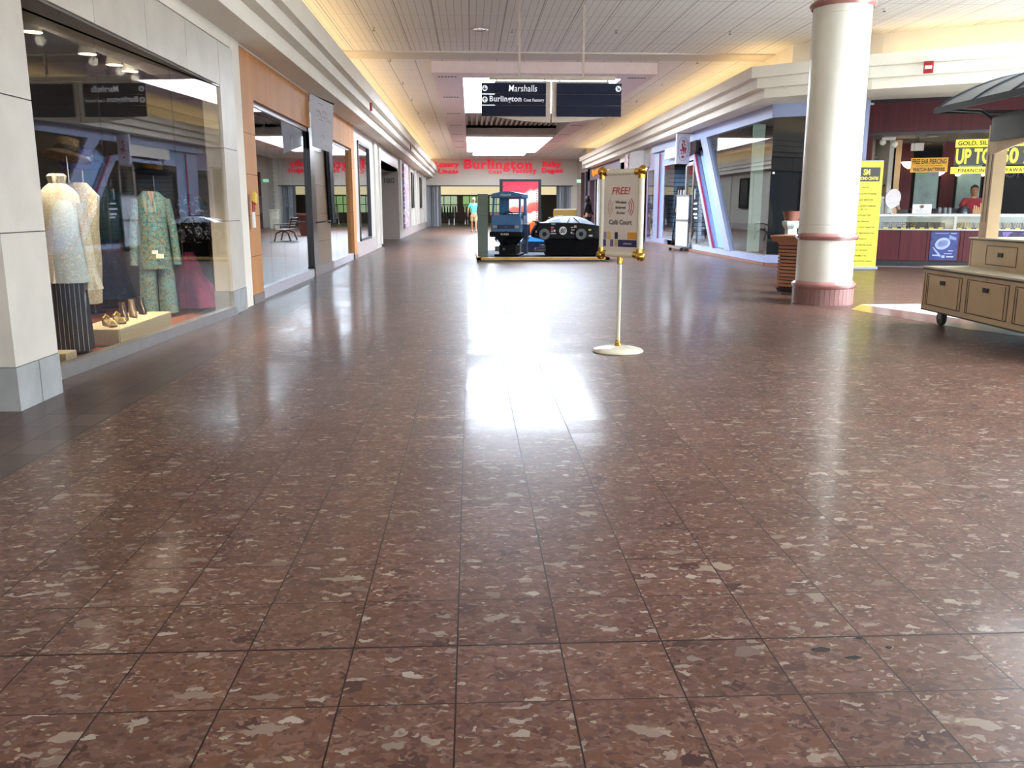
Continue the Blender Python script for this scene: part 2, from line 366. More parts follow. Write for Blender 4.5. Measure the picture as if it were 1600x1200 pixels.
# wells
for i, (h, top) in enumerate(((H1, 4.66), (H3, 4.6))):
    x0, x1, y0, y1 = h; m = MB()
    m.box(x0 - .1, x0 + .005, y0, y1, zb + .004, top).box(x1 - .005, x1 + .1, y0, y1, zb + .004, top).box(x0, x1, y0 - .1, y0 + .005, zb + .005, top).box(x0, x1, y1 - .005, y1 + .1, zb + .05, top)
    struct('trim_%d' % (5 + i), m, WHITE)
    struct('window_%d' % (1 + i), MB().box(x0 - .1, x1 + .1, y0 - .1, y1 + .1, top, top + .03), emis('skylight_glazing', 'e2efff', SKY))
x0, x1, y0, y1 = HC; m = MB()
m.box(x0 - .1, x0 + .005, y0, y1, CZ, 6.4).box(x1 - .005, x1 + .1, y0, y1, CZ, 6.4).box(x0, x1, y0 - .1, y0 + .005, CZ, 6.4).box(x0, x1, y1 - .005, y1 + .1, CZ, 6.4)
struct('trim_7', m, WHITE)
struct('window_3', MB().box(x0 - .1, x1 + .1, y0 - .1, y1 + .1, 6.4, 6.43), emis('court_skylight_glazing', 'e2efff', 9.5))
x0, x1, y0, y1 = H4
struct('window_17', MB().box(x0 - .05, x1 + .05, y0 - .05, y1 + .05, CZ + .03, CZ + .05), emis('skylight_glazing', 'e2efff', SKY))  # extra glowing panel, added to brighten the end wall and the ceiling there
# ribbed ceiling section between the skylights
rib = MB().box(H2[0] - .1, H2[1] + .1, H2[2], H2[3], 4.75, 4.8)
for k in range(19): rib.box(H2[0] + k * .2, H2[0] + k * .2 + .08, H2[2], H2[3], 4.60, 4.75)
rib.box(H2[0] - .1, H2[0] + .005, H2[2] + .01, H2[3], zb + .004, 4.8).box(H2[1] - .005, H2[1] + .1, H2[2] + .01, H2[3], zb + .004, 4.8)
struct('trim_8', rib, M('ribbed_metal_ceiling', 'bdb6ae', .4))
struct('trim_9', MB().box(H2[0] + .01, H2[1] - .01, H2[3], H3[2] - .01, zb - .02, 4.8), M('grey_paint_drop', 'b0a59a', .6))

# ------------------------------------------------------------------ left bulkhead and right bulkhead
prof = [(-3.35, 3.27), (-2.48, 3.27), (-2.48, 3.47), (-2.32, 3.47), (-2.32, 3.65), (-2.2, 3.65), (-2.2, 3.94), (-2.25, 3.94), (-2.25, 3.8), (-2.98, 3.8), (-2.98, CZ + .12), (-3.35, CZ + .12)]
struct('wall_left', MB().prism(prof, -4, LAST, 'y'), WHITE2)
WARM = emis('cove_tube', 'ffe3ae', COVE)
# a row of cove tubes, one lamp per 2.4 m
tube = MB().tube([(0, 0, 0), (0, 2.3, 0)], .02, 8)
c0 = None
def cove(x, y, z, rz, where):
    global c0
    if c0 is None:
        c0 = tag(obj('cove_tube', tube, WARM), '', 'lamp', 'cove lamps hidden behind the bulkhead lip'); o = c0
    else: o = c0.copy(); COL.objects.link(o)
    o.location = (x, y, z); o.rotation_euler = (0, 0, rz); o['label'] = where; return o
for k in range(25): cove(-2.55, 1 + k * 2.42, 3.86, 0, 'warm glowing tube lamp in the ceiling cove above the left shop fronts')
RL = [(6.1, 49.5), (5.62, 17.85), (7.3, 16.3), (9.4, 15.0), (14, 12.6), (22, 9.5)]
def offset(path, d):
    out = []
    for i, p in enumerate(path):
        p = Vector(p); ns = []
        for a, b in ((i - 1, i), (i, i + 1)):
            if a < 0 or b >= len(path): continue
            t = (Vector(path[b]) - Vector(path[a])).normalized(); ns.append(Vector((-t.y, t.x)))
        n = sum(ns, Vector((0, 0))).normalized(); k = 1 / max(.5, n.dot(ns[0])); out.append(p + n * d * k)
    return out
rp = [(1.5, 3.42), (.32, 3.42), (.32, 3.6), (.14, 3.6), (.14, 3.79), (0, 3.79), (0, 4.0), (.05, 4.0), (.05, 3.86), (.95, 3.86), (.95, CZ + .12), (1.5, CZ + .12)]
mb = MB(); secs = [offset(RL, d) for d, z in rp]
vs = [[mb.bm.verts.new((secs[k][i].x, secs[k][i].y, rp[k][1])) for k in range(len(rp))] for i in range(len(RL))]
for i in range(len(RL) - 1):
    for k in range(len(rp)): mb.bm.faces.new((vs[i][k], vs[i][(k + 1) % len(rp)], vs[i + 1][(k + 1) % len(rp)], vs[i + 1][k]))
mb.bm.faces.new(vs[0]); mb.bm.faces.new(vs[-1][::-1])
struct('wall_right', mb, WHITE2)
cv = offset(RL, .5)
for i in range(len(cv) - 2):
    a, b = cv[i], cv[i + 1]; d = b - a; n = int(d.length // 2.4); rz = math.atan2(d.y, d.x) - R(90)
    for k in range(n):
        p = a + d.normalized() * (2.42 * k + .05)
        cove(p.x, p.y, 3.93, rz, 'warm glowing tube lamp in the cove above the right shop fronts' if i == 0 else 'warm glowing tube lamp in the cove of the angled bulkhead behind the column')
# soffit over the right shops
struct('trim_10', MB().prism([(6.45, 49.5), (6.25, 19.2), (8.1, 17.6), (12, 15.2), (22, 11), (22, 49.5)], 3.52, 3.58, 'z'), WHITE)

# ------------------------------------------------------------------ LEFT: stone framed dress shop
def blocks(mb, x0, x1, y0, y1, z0, z1, zs=(), ys=(), g=.004):
    zz = [z0, *[z for z in zs if z0 < z < z1], z1]; yy = [y0, *[y for y in ys if y0 < y < y1], y1]
    for a, b in zip(zz, zz[1:]):
        for c, d in zip(yy, yy[1:]): mb.box(x0, x1, c + (g if c > y0 else 0), d - (g if d < y1 else 0), a + (g if a > z0 else 0), b - (g if b < z1 else 0))
ZS = (1.1, 1.93)
m = MB()
blocks(m, -4.3, -2.83, 5.42, 5.98, .28, 2.62, ZS); blocks(m, -3.04, -2.83, 10.45, 11.05, .28, 2.62, ZS)
blocks(m, -3.3, -2.83, 5.42, 11.05, 2.62, 3.1, (), (5.98, 7.1, 8.2, 9.3, 10.45))
pier = struct('trim_11', m, STONE)
m = MB(); m.box(-4.2, -2.85, 5.45, 5.95, .27, 2.63).box(-3.02, -2.85, 10.5, 11.0, .27, 2.63).box(-3.28, -2.85, 5.45, 11.0, 2.6, 3.09)
struct('joint_backing', m, JOINT, pier)
m = MB(); blocks(m, -4.3, -2.825, 5.415, 5.985, 0, .276, (), (5.7,)); blocks(m, -3.05, -2.825, 10.445, 11.055, 0, .276, (), (10.75,)); m.box(-4.2, -2.84, 5.43, 5.97, .01, .275).box(-3.03, -2.84, 10.46, 11.04, .01, .275)
struct('trim_12', m, GREYSTONE)
struct('trim_13', MB().box(-4.6, -4.3, -4, 5.42, 0, 3.27).box(-4.6, -2.9, -4, 5.42, 3.2, 3.3).box(-3.3, -2.86, 5.4, 11.08, 3.13, 3.27).box(-3.1, -2.86, 11.09, 11.5, 0, 3.27).box(-3.08, -2.92, 11.0, 11.1, 0, 3.2), WHITE)
rz = R(-3.3)
wf = struct('window_4', MB().box(-.04, .05, 0, 4.55, 0, .1).box(-.02, .02, 0, 4.55, 2.6, 2.64), ALU); wf.location = (-3.115, 5.97, 0); wf.rotation_euler = (0, 0, rz)
g = MB()
for a, b in ((.0, 1.56), (1.565, 3.09), (3.095, 4.5)): g.box(-.004, .004, a, b, .1, 2.62)
obj('glass_pane', g, PANE, wf)
# the display bay behind the glass
m = MB(); m.box(-6.6, -6.5, 5.4, 12.44, 0, 3.2); struct('wall_shop_back', m, M('shop_brown_wall', '8a5f4a', .8, var=.2, scale=2))
m = MB(); m.box(-6.5, -3.31, 12.4, 12.44, 0, 3.2).box(-6.5, -4.3, 5.4, 5.5, 0, 3.2); struct('wall_shop_side', m, M('shop_grey_wall', '6d655c', .8))
struct('wall_shop_ceiling', MB().box(-6.6, -3.31, 5.4, 12.44, 3.0, 3.1), M('shop_dark_ceiling', '4a4541', .8))
struct('wall_display_floor', MB().box(-6.5, -3.31, 5.98, 12.4, .0, .01).box(-3.31, -3.14, 6, 10.44, 0, .01), M('orange_brown_carpet', '8c4f33', .85, var=.15, scale=30))
# partitions seen in the back of the shop
struct('wall_shop_partition', MB().box(-5.6, -5.5, 8.2, 8.9, 0, 2.3).box(-5.6, -5.5, 10.0, 10.6, 0, 2.0), M('peach_partition', 'b07a5c', .8))
tag(obj('display_riser', MB().box(-3.62, -3.2, 7.95, 9.35, .011, .17, bev=.012), M('cream_carpeted_riser', 'b9ab8e', .9, var=.15, scale=60, bump=.3)), 'long cream carpeted riser on the shop window floor with shoes on it', 'riser')
tag(obj('display_riser', MB().box(-3.62, -3.3, 7.1, 7.3, .011, .09, bev=.01), M('cream_carpeted_riser', 'b9ab8e', .9)), 'short low tan riser on the window floor under the striped skirt', 'riser')
LACE = blotch('cream_lace', ['e9e0cb', 'cfc3a8', 'f3ecdc', 'b8a98a'], 55, .8, False)
LACE2 = blotch('pale_blue_lace', ['d5dcda', 'b6c3c4', 'e6e6de'], 40, .8, False)
LACE3 = blotch('grey_beige_lace', ['b9b09a', '8f8772', 'cdc5b0'], 50, .8, False)
PIN = stripes('black_pinstripe', '17171a', 'b9b9b6', 0, .034, .1, .8)
TEALC = blotch('teal_brocade', ['1c6c80', '4f98a2', '94875c', '1a566c', '66a8b0'], 26, .6, False)
BLUEC = blotch('royal_blue_chiffon', ['16345f', '224f80', '173a6a', '3a6b95'], 9, .7, False)
TEALD = blotch('dark_teal_sequin', ['12323a', '1f5560', '174048'], 30, .5, False)
PINKC = M('hot_pink_tulle', 'a83874', .7, var=.2, scale=9)
FLOR = blotch('black_white_floral', ['101012', '131316', '17171a', 'dcd8cf', 'e8e4dc'], 22, .7)
CHROME = M('chrome', 'c8c8c8', .12, metal=1)
def stand(name, parent, x, y, h):
    obj(name, MB().tube([(x, y, 0), (x, y, h)], .012).lathe([(.12, 0), (.12, .012), (.02, .03)], (x, y, 0)), BLACK, parent, True)
FZ = .012
# lace top over a striped skirt
t = thing('dressed_mannequin', 'mannequin in cream lace blouse and black pinstriped skirt by the left pier', 'mannequin', (-3.46, 7.6, FZ), R(14))
stand('stand', t, 0, 0, 1.4)
obj('skirt', MB().loft([(.03, .18, .15, -.02, 0, .05), (.4, .16, .13, -.01, 0, .05), (.85, .13, .11, 0, 0, .03)], 40, 9), PIN, t, True)
obj('blouse', MB().loft([(.62, .2, .17, 0, 0, .16), (.68, .19, .16, 0, 0, .1), (.85, .165, .14, 0, 0, .05), (1.05, .15, .12, 0, 0, .03), (1.25, .165, .12, 0, 0, .02), (1.35, .15, .1, 0, 0, .03), (1.4, .11, .085, 0, 0, .04), (1.44, .06, .06, 0, 0, .06), (1.5, .07, .07, 0, 0, .1), (1.52, .05, .05, 0, 0, .1)], 44, 9), LACE, t, True)
obj('camisole', MB().loft([(.62, .14, .1, .05, -.11, .05), (.95, .11, .07, .05, -.1, .02), (1.22, .1, .06, .04, -.085, .02), (1.3, .07, .04, .03, -.07, 0)], 24, 7), LACE2, t, True)
for s in (-1, 1): obj('sleeve', MB().loft([(.55, .07, .07, s * .2, 0, .25), (.72, .05, .05, s * .19, 0, .08), (1.28, .055, .06, s * .155, 0, 0)], 20, 6), LACE, t, True)
t = thing('dressed_mannequin', 'mannequin in long grey beige lace coat behind the cream blouse', 'mannequin', (-3.85, 8.85, FZ), R(10))
stand('stand', t, 0, 0, 1.5)
obj('coat', MB().loft([(.3, .13, .12, 0, 0, .06), (.7, .16, .13, 0, 0, .05), (1.05, .17, .13, 0, 0, .02), (1.35, .2, .12, 0, 0, .02), (1.48, .1, .09, 0, 0, 0)], 36, 8), LACE3, t, True)
t = thing('dressed_mannequin', 'mannequin in long royal blue gown with dark teal jacket in the shop window', 'mannequin', (-4.6, 11.2, FZ), R(20))
stand('stand', t, 0, 0, 1.5)
obj('gown', MB().loft([(.12, .3, .26, 0, 0, .06), (.5, .22, .2, 0, 0, .05), (.95, .15, .13, 0, 0, .02)], 36, 8), BLUEC, t, True)
obj('jacket', MB().loft([(.85, .24, .17, 0, 0, .04), (1.1, .2, .15, 0, 0, .02), (1.35, .24, .14, 0, 0, .02), (1.5, .1, .09, 0, 0, 0)], 36, 8), TEALD, t, True)
for s in (-1, 1): obj('sleeve', MB().loft([(.7, .07, .07, s * .3, 0, .03), (1.1, .07, .07, s * .27, 0, 0), (1.42, .07, .07, s * .2, 0, 0)], 18), TEALD, t, True)
t = thing('dressed_mannequin', 'mannequin in teal brocade tunic and wide matching trousers', 'mannequin', (-3.6, 10.15, FZ), R(22)); t.scale = (.8, .9, 1)
stand('stand', t, 0, .05, 1.4)
for s in (-1, 1): obj('trouser_leg', MB().loft([(.05, .125, .1, s * .13, 0, .04), (.5, .115, .09, s * .12, 0, .03), (.8, .1, .09, s * .08, 0, .0)], 28, 6), TEALC, t, True)
obj('tunic', MB().loft([(.56, .23, .14, 0, 0, .03), (.9, .2, .13, 0, 0, .02), (1.15, .185, .12, 0, 0, .01), (1.34, .21, .1, 0, 0, 0), (1.42, .1, .07, 0, 0, 0)], 36, 7), TEALC, t, True)
obj('neckline', MB().prism([(-.05, 1.42), (.05, 1.42), (0, 1.27)], -.125, -.1, 'y'), M('tan_form', 'a08874', .6), t)
for s in (-1, 1): obj('sleeve', MB().loft([(.6, .06, .06, s * .29, 0, .05), (1.0, .055, .055, s * .26, 0, 0), (1.34, .065, .06, s * .19, 0, 0)], 18, 5), TEALC, t, True)
obj('price_card', MB().box(.0, .1, -.165, -.16, .68, .73, bev=0).box(-.05, .03, -.15, -.145, .73, .77), M('white_card', 'eeeae2', .6), t, label='white price card')
t = thing('dressed_mannequin', 'low form in a flared hot pink tulle skirt at the right end of the display', 'mannequin', (-3.5, 11.0, FZ))
stand('stand', t, 0, 0, .7)
obj('skirt', MB().loft([(.03, .33, .26, .05, 0, .06), (.3, .24, .2, 0, 0, .09), (.44, .13, .12, 0, 0, .12), (.52, .12, .1, 0, 0, .1), (.7, .06, .06, 0, 0, .02)], 40, 9), PINKC, t, True)
t = thing('dressed_mannequin', 'mannequin in black sleeveless top with large white flowers', 'mannequin', (-3.75, 12.05, FZ), R(20))
stand('stand', t, 0, 0, 1.4)
obj('top', MB().loft([(.78, .26, .16, 0, 0, .03), (1.05, .19, .14, 0, 0, .01), (1.3, .2, .12, 0, 0, .01), (1.42, .09, .08, 0, 0, 0)], 32, 7), FLOR, t, True)
obj('skirt', MB().loft([(.1, .22, .16, 0, 0, .04), (.8, .18, .14, 0, 0, .02)], 30, 8), M('black_cloth', '0e0e12', .8), t, True)
t = thing('dressed_mannequin', 'form in gold and white wax print cloth close behind the near stone pier', 'mannequin', (-3.38, 6.62, FZ), R(10))
stand('stand', t, 0, 0, .7)
obj('wrap_skirt', MB().loft([(.03, .2, .16, 0, 0, .05), (.2, .2, .16, 0, 0, .04), (.55, .12, .1, -.02, 0, .02), (.7, .06, .06, -.03, 0, 0)], 32, 6), blotch('wax_print', ['8c6a1e', 'c79a2c', 'e6e2d4', '2a2a26', 'b5862a'], 20, .7), t, True)
t = thing('dressed_mannequin', 'form in navy jacket half hidden behind the near stone pier', 'mannequin', (-3.9, 7.35, FZ))
stand('stand', t, 0, 0, 1.3)
obj('jacket', MB().loft([(.65, .2, .14, 0, 0, .03), (1.0, .16, .12, 0, 0, 0), (1.25, .2, .11, 0, 0, 0), (1.36, .08, .07, 0, 0, 0)], 28, 7), M('navy_cloth', '16233c', .75), t, True)
# hats on stands
def hat(x, y, z, r, col, crown, lab, band=None, tilt=0):
    t = thing('hat_stand', 'slim chrome pole stand holding the ' + lab.split(' with')[0].split(' above')[0].split(' at the')[0], 'stand', (x, y, FZ))
    obj('pole', MB().tube([(0, 0, 0), (0, 0, z - FZ - .01)], .01), CHROME, t, True); obj('base', MB().lathe([(.13, 0), (.13, .012), (.02, .03)]), CHROME, t, True)
    h = thing('hat', lab, 'hat', (x, y, z)); h.rotation_euler = (tilt, R(8), 0)
    obj('brim', MB().lathe([(r * .4, .03), (r * .75, .01), (r, -.03), (r * .98, -.04), (r * .7, .0), (r * .4, .01)], wav=.04, wn=3), col, h, True)
    obj('crown', MB().lathe([(r * .48, .0), (r * .5, .06), (r * .44, crown), (r * .2, crown + .015), (.001, crown + .015)], sy=.85), col, h, True)
    if band: obj('hat_band', MB().lathe([(r * .51, .02), (r * .53, .035), (r * .53, .07), (r * .5, .08)], sy=.86, wav=.02, wn=12), band, h, True)
hat(-4.2, 9.5, 1.8, .24, blotch('brown_feather', ['4a3a2c', '8a7358', '3a2c22', 'a08a6c'], 40, .8, False), .16, 'wide brown feathered hat above the cream lace blouse', M('dark_ribbon', '2e231c', .6), R(-12))
hat(-4.5, 10.55, 1.78, .25, M('violet_straw', '3f3a78', .6, var=.2, scale=40), .15, 'wide violet hat with a beaded band in the shop window', M('silver_beads', 'b8b8c8', .3, metal=.6), R(14))
hat(-4.2, 12.0, 1.74, .24, M('black_straw', '1b1715', .6, var=.2, scale=40), .13, 'wide black hat with gold trim at the right end of the display', blotch('gold_trim', ['8a5a1c', 'c98a34', '5a3a14'], 50, .5, False), R(6))
# shoes on the riser
def shoe(kind, col, lab, x, y, rz):
    t = thing('shoe', lab, 'shoe', (x, y, .171), rz, 'shoes on the riser')
    if kind == 'sandal':
        obj('sole', MB().prism([(-.11, 0), (.1, 0), (.12, .02), (.08, .025), (-.03, .04), (-.11, .07), (-.12, .05)], -.032, .032, 'y'), col, t, True)
        obj('strap', MB().tube([(.06, -.035, .02), (.06, -.02, .055), (.06, .02, .055), (.06, .035, .02)], .012, 8), M('gold_leather', 'c9a86a', .3, metal=.5), t, True); obj('strap', MB().tube([(-.08, -.03, .07), (-.1, 0, .1), (-.08, .03, .07)], .01, 8), M('gold_leather', 'c9a86a', .3, metal=.5), t, True)
    else:
        obj('upper', MB().loft([(.012, .12, .037, 0, 0, 0), (.05, .1, .036, -.01, 0, 0), (.09, .06, .032, -.045, 0, 0), (.17, .04, .03, -.06, 0, 0)], 20), col, t, True)
        obj('heel', MB().tube([(-.1, 0, 0), (-.09, 0, .06)], .01, 8), M('dark_heel', '241d1a', .4), t, True)
GOLDL = M('grey_gold_leather', '8d8066', .35, metal=.3)
shoe('sandal', GOLDL, 'metallic gold strappy sandal, nearest on the cream riser', -3.36, 8.15, R(-50))
shoe('sandal', GOLDL, 'metallic gold strappy sandal, second along the cream riser', -3.36, 8.38, R(-55))
shoe('pump', M('dark_brown_leather', '3c2e28', .35), 'low dark brown pump in the middle of the cream riser', -3.4, 8.6, R(-60))
shoe('boot', M('taupe_leather', '6b5a4c', .4), 'taupe ankle boot on the cream riser', -3.42, 8.88, R(-60))
shoe('boot', M('black_leather', '2a2422', .35), 'darkest ankle boot, last on the cream riser', -3.42, 9.14, R(-60))
# track lights
tr = thing('track_light_rail', 'pale track rail with four spot lamps inside the shop window', 'light rail', (0, 0, 0))
obj('rail', MB().box(-3.42, -3.38, 6.1, 10.4, 2.86, 2.89), M('pale_rail', 'a8a49c', .5), tr)
[obj('hanger', MB().tube([(-3.4, y, 2.89), (-3.4, y, 3.0)], .008), ALU, tr) for y in (6.6, 10.0)]
for k, y in enumerate((7.35, 8.35, 8.95, 9.35)):
    t = thing('spot_lamp', '%s white cylinder spot lamp on the track inside the dress shop window' % ('nearest', 'second', 'third', 'farthest')[k], 'lamp', (-3.42, y, 2.66), 0, 'track spot lamps')
    obj('housing', MB().lathe([(.001, .2), (.05, .2), (.055, .18), (.06, 0), (.078, -.06), (.07, -.06), (.055, 0)]), M('white_enamel', 'd8d4cc', .4), t, True)
    obj('neck', MB().tube([(0, 0, .19), (0, 0, .21)], .012), M('white_enamel', 'd8d4cc', .4), t)
    obj('bulb', MB().lathe([(.001, -.035), (.05, -.045), (.056, -.05), (.001, -.052)]), emis('warm_bulb', 'ffd49a', 4), t)
    l = bpy.data.lights.new('spot_beam', 'SPOT'); l.energy = 55; l.color = (1, .82, .6); l.spot_size = R(70); l.spot_blend = .6; l.shadow_soft_size = .05
    lo = bpy.data.objects.new('spot_beam', l); COL.objects.link(lo); lo.parent = t; lo.location = (0, 0, -.07); lo.rotation_euler = (R(8), R(-10), 0)
    l = bpy.data.lights.new('housing_fill', 'POINT'); l.energy = .8; l.color = (1, .86, .68); l.shadow_soft_size = .04  # point light added beside each bulb to lighten the lamp housings
    lo = bpy.data.objects.new('housing_fill', l); COL.objects.link(lo); lo.parent = t; lo.location = (.02, .12, -.1)

# ------------------------------------------------------------------ LEFT: maple clad shop
def panels(mb, x0, x1, y0, y1, z0, z1, zs=(), ys=()): blocks(mb, x0, x1, y0, y1, z0, z1, zs, ys, .003)
zz = (.62, 1.15, 1.68, 2.2)
m = MB(); panels(m, -3.3, -2.87, 11.55, 12.15, .12, 2.66, zz); panels(m, -3.2, -2.87, 11.55, 16.3, 2.66, 3.24, (), tuple(11.55 + .56 * k for k in range(1, 9)))
panels(m, -3.2, -2.87, 18.4, 22.35, 2.66, 3.24, (), tuple(18.4 + .5 * k for k in range(1, 8))); panels(m, -3.3, -2.87, 21.8, 22.35, .12, 2.66, zz)
t14 = struct('trim_14', m, WOOD)
struct('joint_backing', MB().box(-3.28, -2.89, 11.56, 12.13, .1, 2.7).box(-3.18, -2.89, 11.57, 16.28, 2.67, 3.23).box(-3.18, -2.89, 18.42, 22.33, 2.67, 3.23).box(-3.28, -2.89, 21.82, 22.33, .1, 2.7), M('dark_joint', '2e1c10', .7), t14)
struct('trim_15', MB().box(-3.3, -2.86, 11.55, 12.15, 0, .12).box(-3.3, -2.86, 21.8, 22.35, 0, .12).box(-3.3, -2.88, 16.3, 18.45, 0, .17), M('brown_tile_base', '6b5a54', .4, var=.1))
struct('trim_16', MB().box(-3.3, -2.88, 11.5, 22.6, 3.24, 3.27).box(-3.3, -2.9, 16.3, 18.4, 2.95, 3.27), WHITE)
m = MB(); panels(m, -3.3, -2.91, 16.75, 18.45, .17, 2.3, (.62, 1.15, 1.68)); struct('trim_17', m, BROWN)
struct('trim_18', MB().box(-3.3, -2.93, 16.77, 18.43, .1, 2.6).box(-3.3, -2.89, 16.3, 16.75, 0, 2.6).box(-3.3, -2.9, 16.3, 18.45, 2.3, 2.95), M('dark_maroon_frame', '1d1112', .3))
for n, (a, b, joints) in enumerate(((12.15, 16.3, (13.1, 14.06, 15.09)), (18.45, 21.8, (19.5, 20.6)))):
    wf = struct('window_%d' % (5 + n), MB().box(-2.97, -2.9, a, b, 0, .15).box(-2.97, -2.93, a, b, 2.6, 2.66), M('pale_lilac_sill', 'a9a4ab', .4)); g = MB(); e = [a, *joints, b]
    for p, q in zip(e, e[1:]): g.box(-2.962, -2.95, p + .004, q - .004, .15, 2.62)
    obj('glass_pane', g, glass('shop_glass_strong', 'c9d0cc', 1.1, .1), wf)
# interior: empty grey shop
struct('wall_empty_shop', MB().box(-8, -7.9, 12.5, 29, 0, 3.2).box(-8, -3.3, 22.5, 22.6, 0, 3.2).box(-8, -3.31, 12.45, 12.5, 0, 3.2).box(-8, -3.31, 12.5, 29, 3.05, 3.15), M('empty_shop_grey', '5c5c5a', .85))
struct('wall_empty_shop_floor', MB().box(-8, -3.0, 12.5, 28.8, 0.0005, .03), M('grey_carpet', '4c4a4c', .9))
# notices taped inside the glass
NOTE = M('white_paper', 'c9ccd2', .7, var=.03)
def notice(name, lab, y0, y1, z0, z1, x=-2.99, marks=()):
    t = thing(name, lab, 'notice', (x, (y0 + y1) / 2, 0)); dy = (y1 - y0) / 2
    obj('sheet', MB().box(-.003, .003, -dy, dy, z0, z1), NOTE, t)
    mb = MB(); random.seed(int(y0 * 10))
    for k in range(int((z1 - z0) / .07)):
        z = z1 - .06 - k * .07; mb.box(.0035, .005, -dy * .8, -dy * .8 + dy * 1.6 * random.uniform(.4, 1), z, z + .015)
    obj('written_line', mb, M('grey_ink', '6a6d78', .7), t)
notice('paper_notice', 'tall narrow white notice standing inside the near glass of the maple shop', 13.45, 13.95, 1.08, 2.03)
notice('paper_notice', 'wide white lettered notice hung in the middle of the maple shop glass', 14.42, 15.05, 1.26, 1.88)
notice('paper_notice', 'small white sheet low on the first pane beside the maple pier', 12.45, 12.8, 1.18, 1.42)
t = thing('fire_pull_tag', 'small red and white sign with yellow tag on the white jamb by the maple pier', 'sign', (-2.8, 11.5, 1.2))
obj('plate', MB().box(-.012, .0, -.015, .12, -.2, 0), M('sign_white', 'd8d5d0', .5), t); obj('red_band', MB().box(-.005, .006, -.015, .12, 0, .14), M('fire_red', 'a3202a', .4), t); obj('yellow_tag', MB().box(.0, .03, -.02, .1, .12, .26, mat=RX(-15)), M('tag_yellow', 'd9bb3c', .5), t)
# hanging white banner, dark cloth, handle
t = thing('hanging_banner', 'white hand drawn sheet hanging from a bracket above the dark doorway', 'banner', (-2.86, 16.4, 2.35), R(12))
obj('sheet', MB().prism([(0, 0), (.36, -.12), (.4, .72), (0, .92)], -.004, .004, 'y'), M('white_sheet', 'cfd0da', .7), t)
obj('bracket', MB().tube([(-.05, .01, .93), (.42, .01, .74)], .012).tube([(-.03, .01, .78), (-.03, .01, 1.0)], .012), BLACK, t)
mb = MB(); random.seed(3)
for k in range(9): x = .08 + .22 * random.random(); z = .15 + .6 * random.random(); mb.tube([(x, -.006, z), (x + .05, -.006, z + .05 * random.uniform(-1, 1)), (x + .08, -.006, z - .04)], .0035, 5)
obj('drawing', mb, M('pencil_grey', '77777f', .8), t)
tag(obj('draped_cloth', MB().loft([(.95, .07, .13, -2.86, 18.3, .15), (1.5, .06, .16, -2.86, 18.25, .2), (2.1, .07, .2, -2.86, 18.2, .15), (2.55, .06, .22, -2.86, 18.2, .1)], 30, 6), M('dark_grey_cloth', '2b2c31', .5, var=.5, scale=12), None, True), 'dark grey cloth gathered and hanging over the brown panelled pier', 'cloth')
tag(obj('door_handle', MB().tube([(-2.88, 16.55, .98), (-2.74, 16.5, 1.0), (-2.6, 16.5, 1.02)], .015), CHROME, None, True), 'short chrome handle sticking out beside the brown panelled pier', 'handle')

# ------------------------------------------------------------------ LEFT: on to the end
PINKST = M('pinkish_stone_base', '9d8f8a', .4, var=.1)
m = MB().box(-3.3, -2.93, 22.35, 23.4, 0, 3.27).box(-3.3, -2.93, 26.0, 29.0, .0, 3.27).box(-3.3, -2.93, 23.4, 26, 2.98, 3.27).box(-3.3, -2.93, 29, 36, 2.7, 3.27).box(-3.3, -2.93, 36, LAST, .37, 3.27)
m.box(-2.93, -2.88, 27.2, 27.9, .1, 3.27).box(-2.93, -2.88, 28.6, 29.0, .1, 3.27)
for y in (36.6, 42.4, 46.6, 49.4, 53.6, 57): m.box(-2.93, -2.84, y, y + .35, .37, 3.2)
struct('wall_left_far', m, M('white_panel_gloss', 'b9b2a8', .28, var=.02))
struct('baseboard_left', MB().box(-3.3, -2.9, 36, LAST, 0, .37).box(-3.3, -2.9, 22.35, 27.2, 0, .38), PINKST)
wf = struct('window_7', MB().box(-2.98, -2.9, 23.4, 23.5, .38, 2.98).box(-2.98, -2.9, 25.9, 26.0, .38, 2.98).box(-2.98, -2.9, 23.4, 26, 2.9, 2.98).box(-2.98, -2.9, 23.4, 26, .38, .44), M('dark_bronze', '2f3133', .4)); obj('glass_pane', MB().box(-2.96, -2.95, 23.5, 25.9, .44, 2.9), glass('shop_glass_strong'), wf)
struct('wall_alcove', MB().box(-5.0, -2.89, 35.97, 36.1, 0, 2.69).box(-5.0, -4.9, 29, 36.1, 0, 2.8).box(-5, -3.2, 28.9, 29, 0, 2.8).box(-5, -2.93, 29, 36.1, 2.7, 2.8), M('taupe_wall', '8d7f75', .6))
mb_ = tag(text('unit_number', '1002', M('dark_number', '3a322d', .5), None, (-3.25, 35.95, 2.33), .42, .2, off=.01), 'dark unit number on the taupe alcove wall', 'number')
t = thing('wall_poster', 'tall blue and red collage poster on the white wall beyond the alcove', 'poster', (-2.84, 39.8, 0))
obj('panel', MB().box(-.07, 0, -1.3, 1.3, .38, 3.15), blotch('collage_print', ['7d8fc4', 'd8d4e0', 'b0654f', '5a6cae', 'e0d6cf', 'a8554a', 'c7bccb'], 3.2, .5), t)
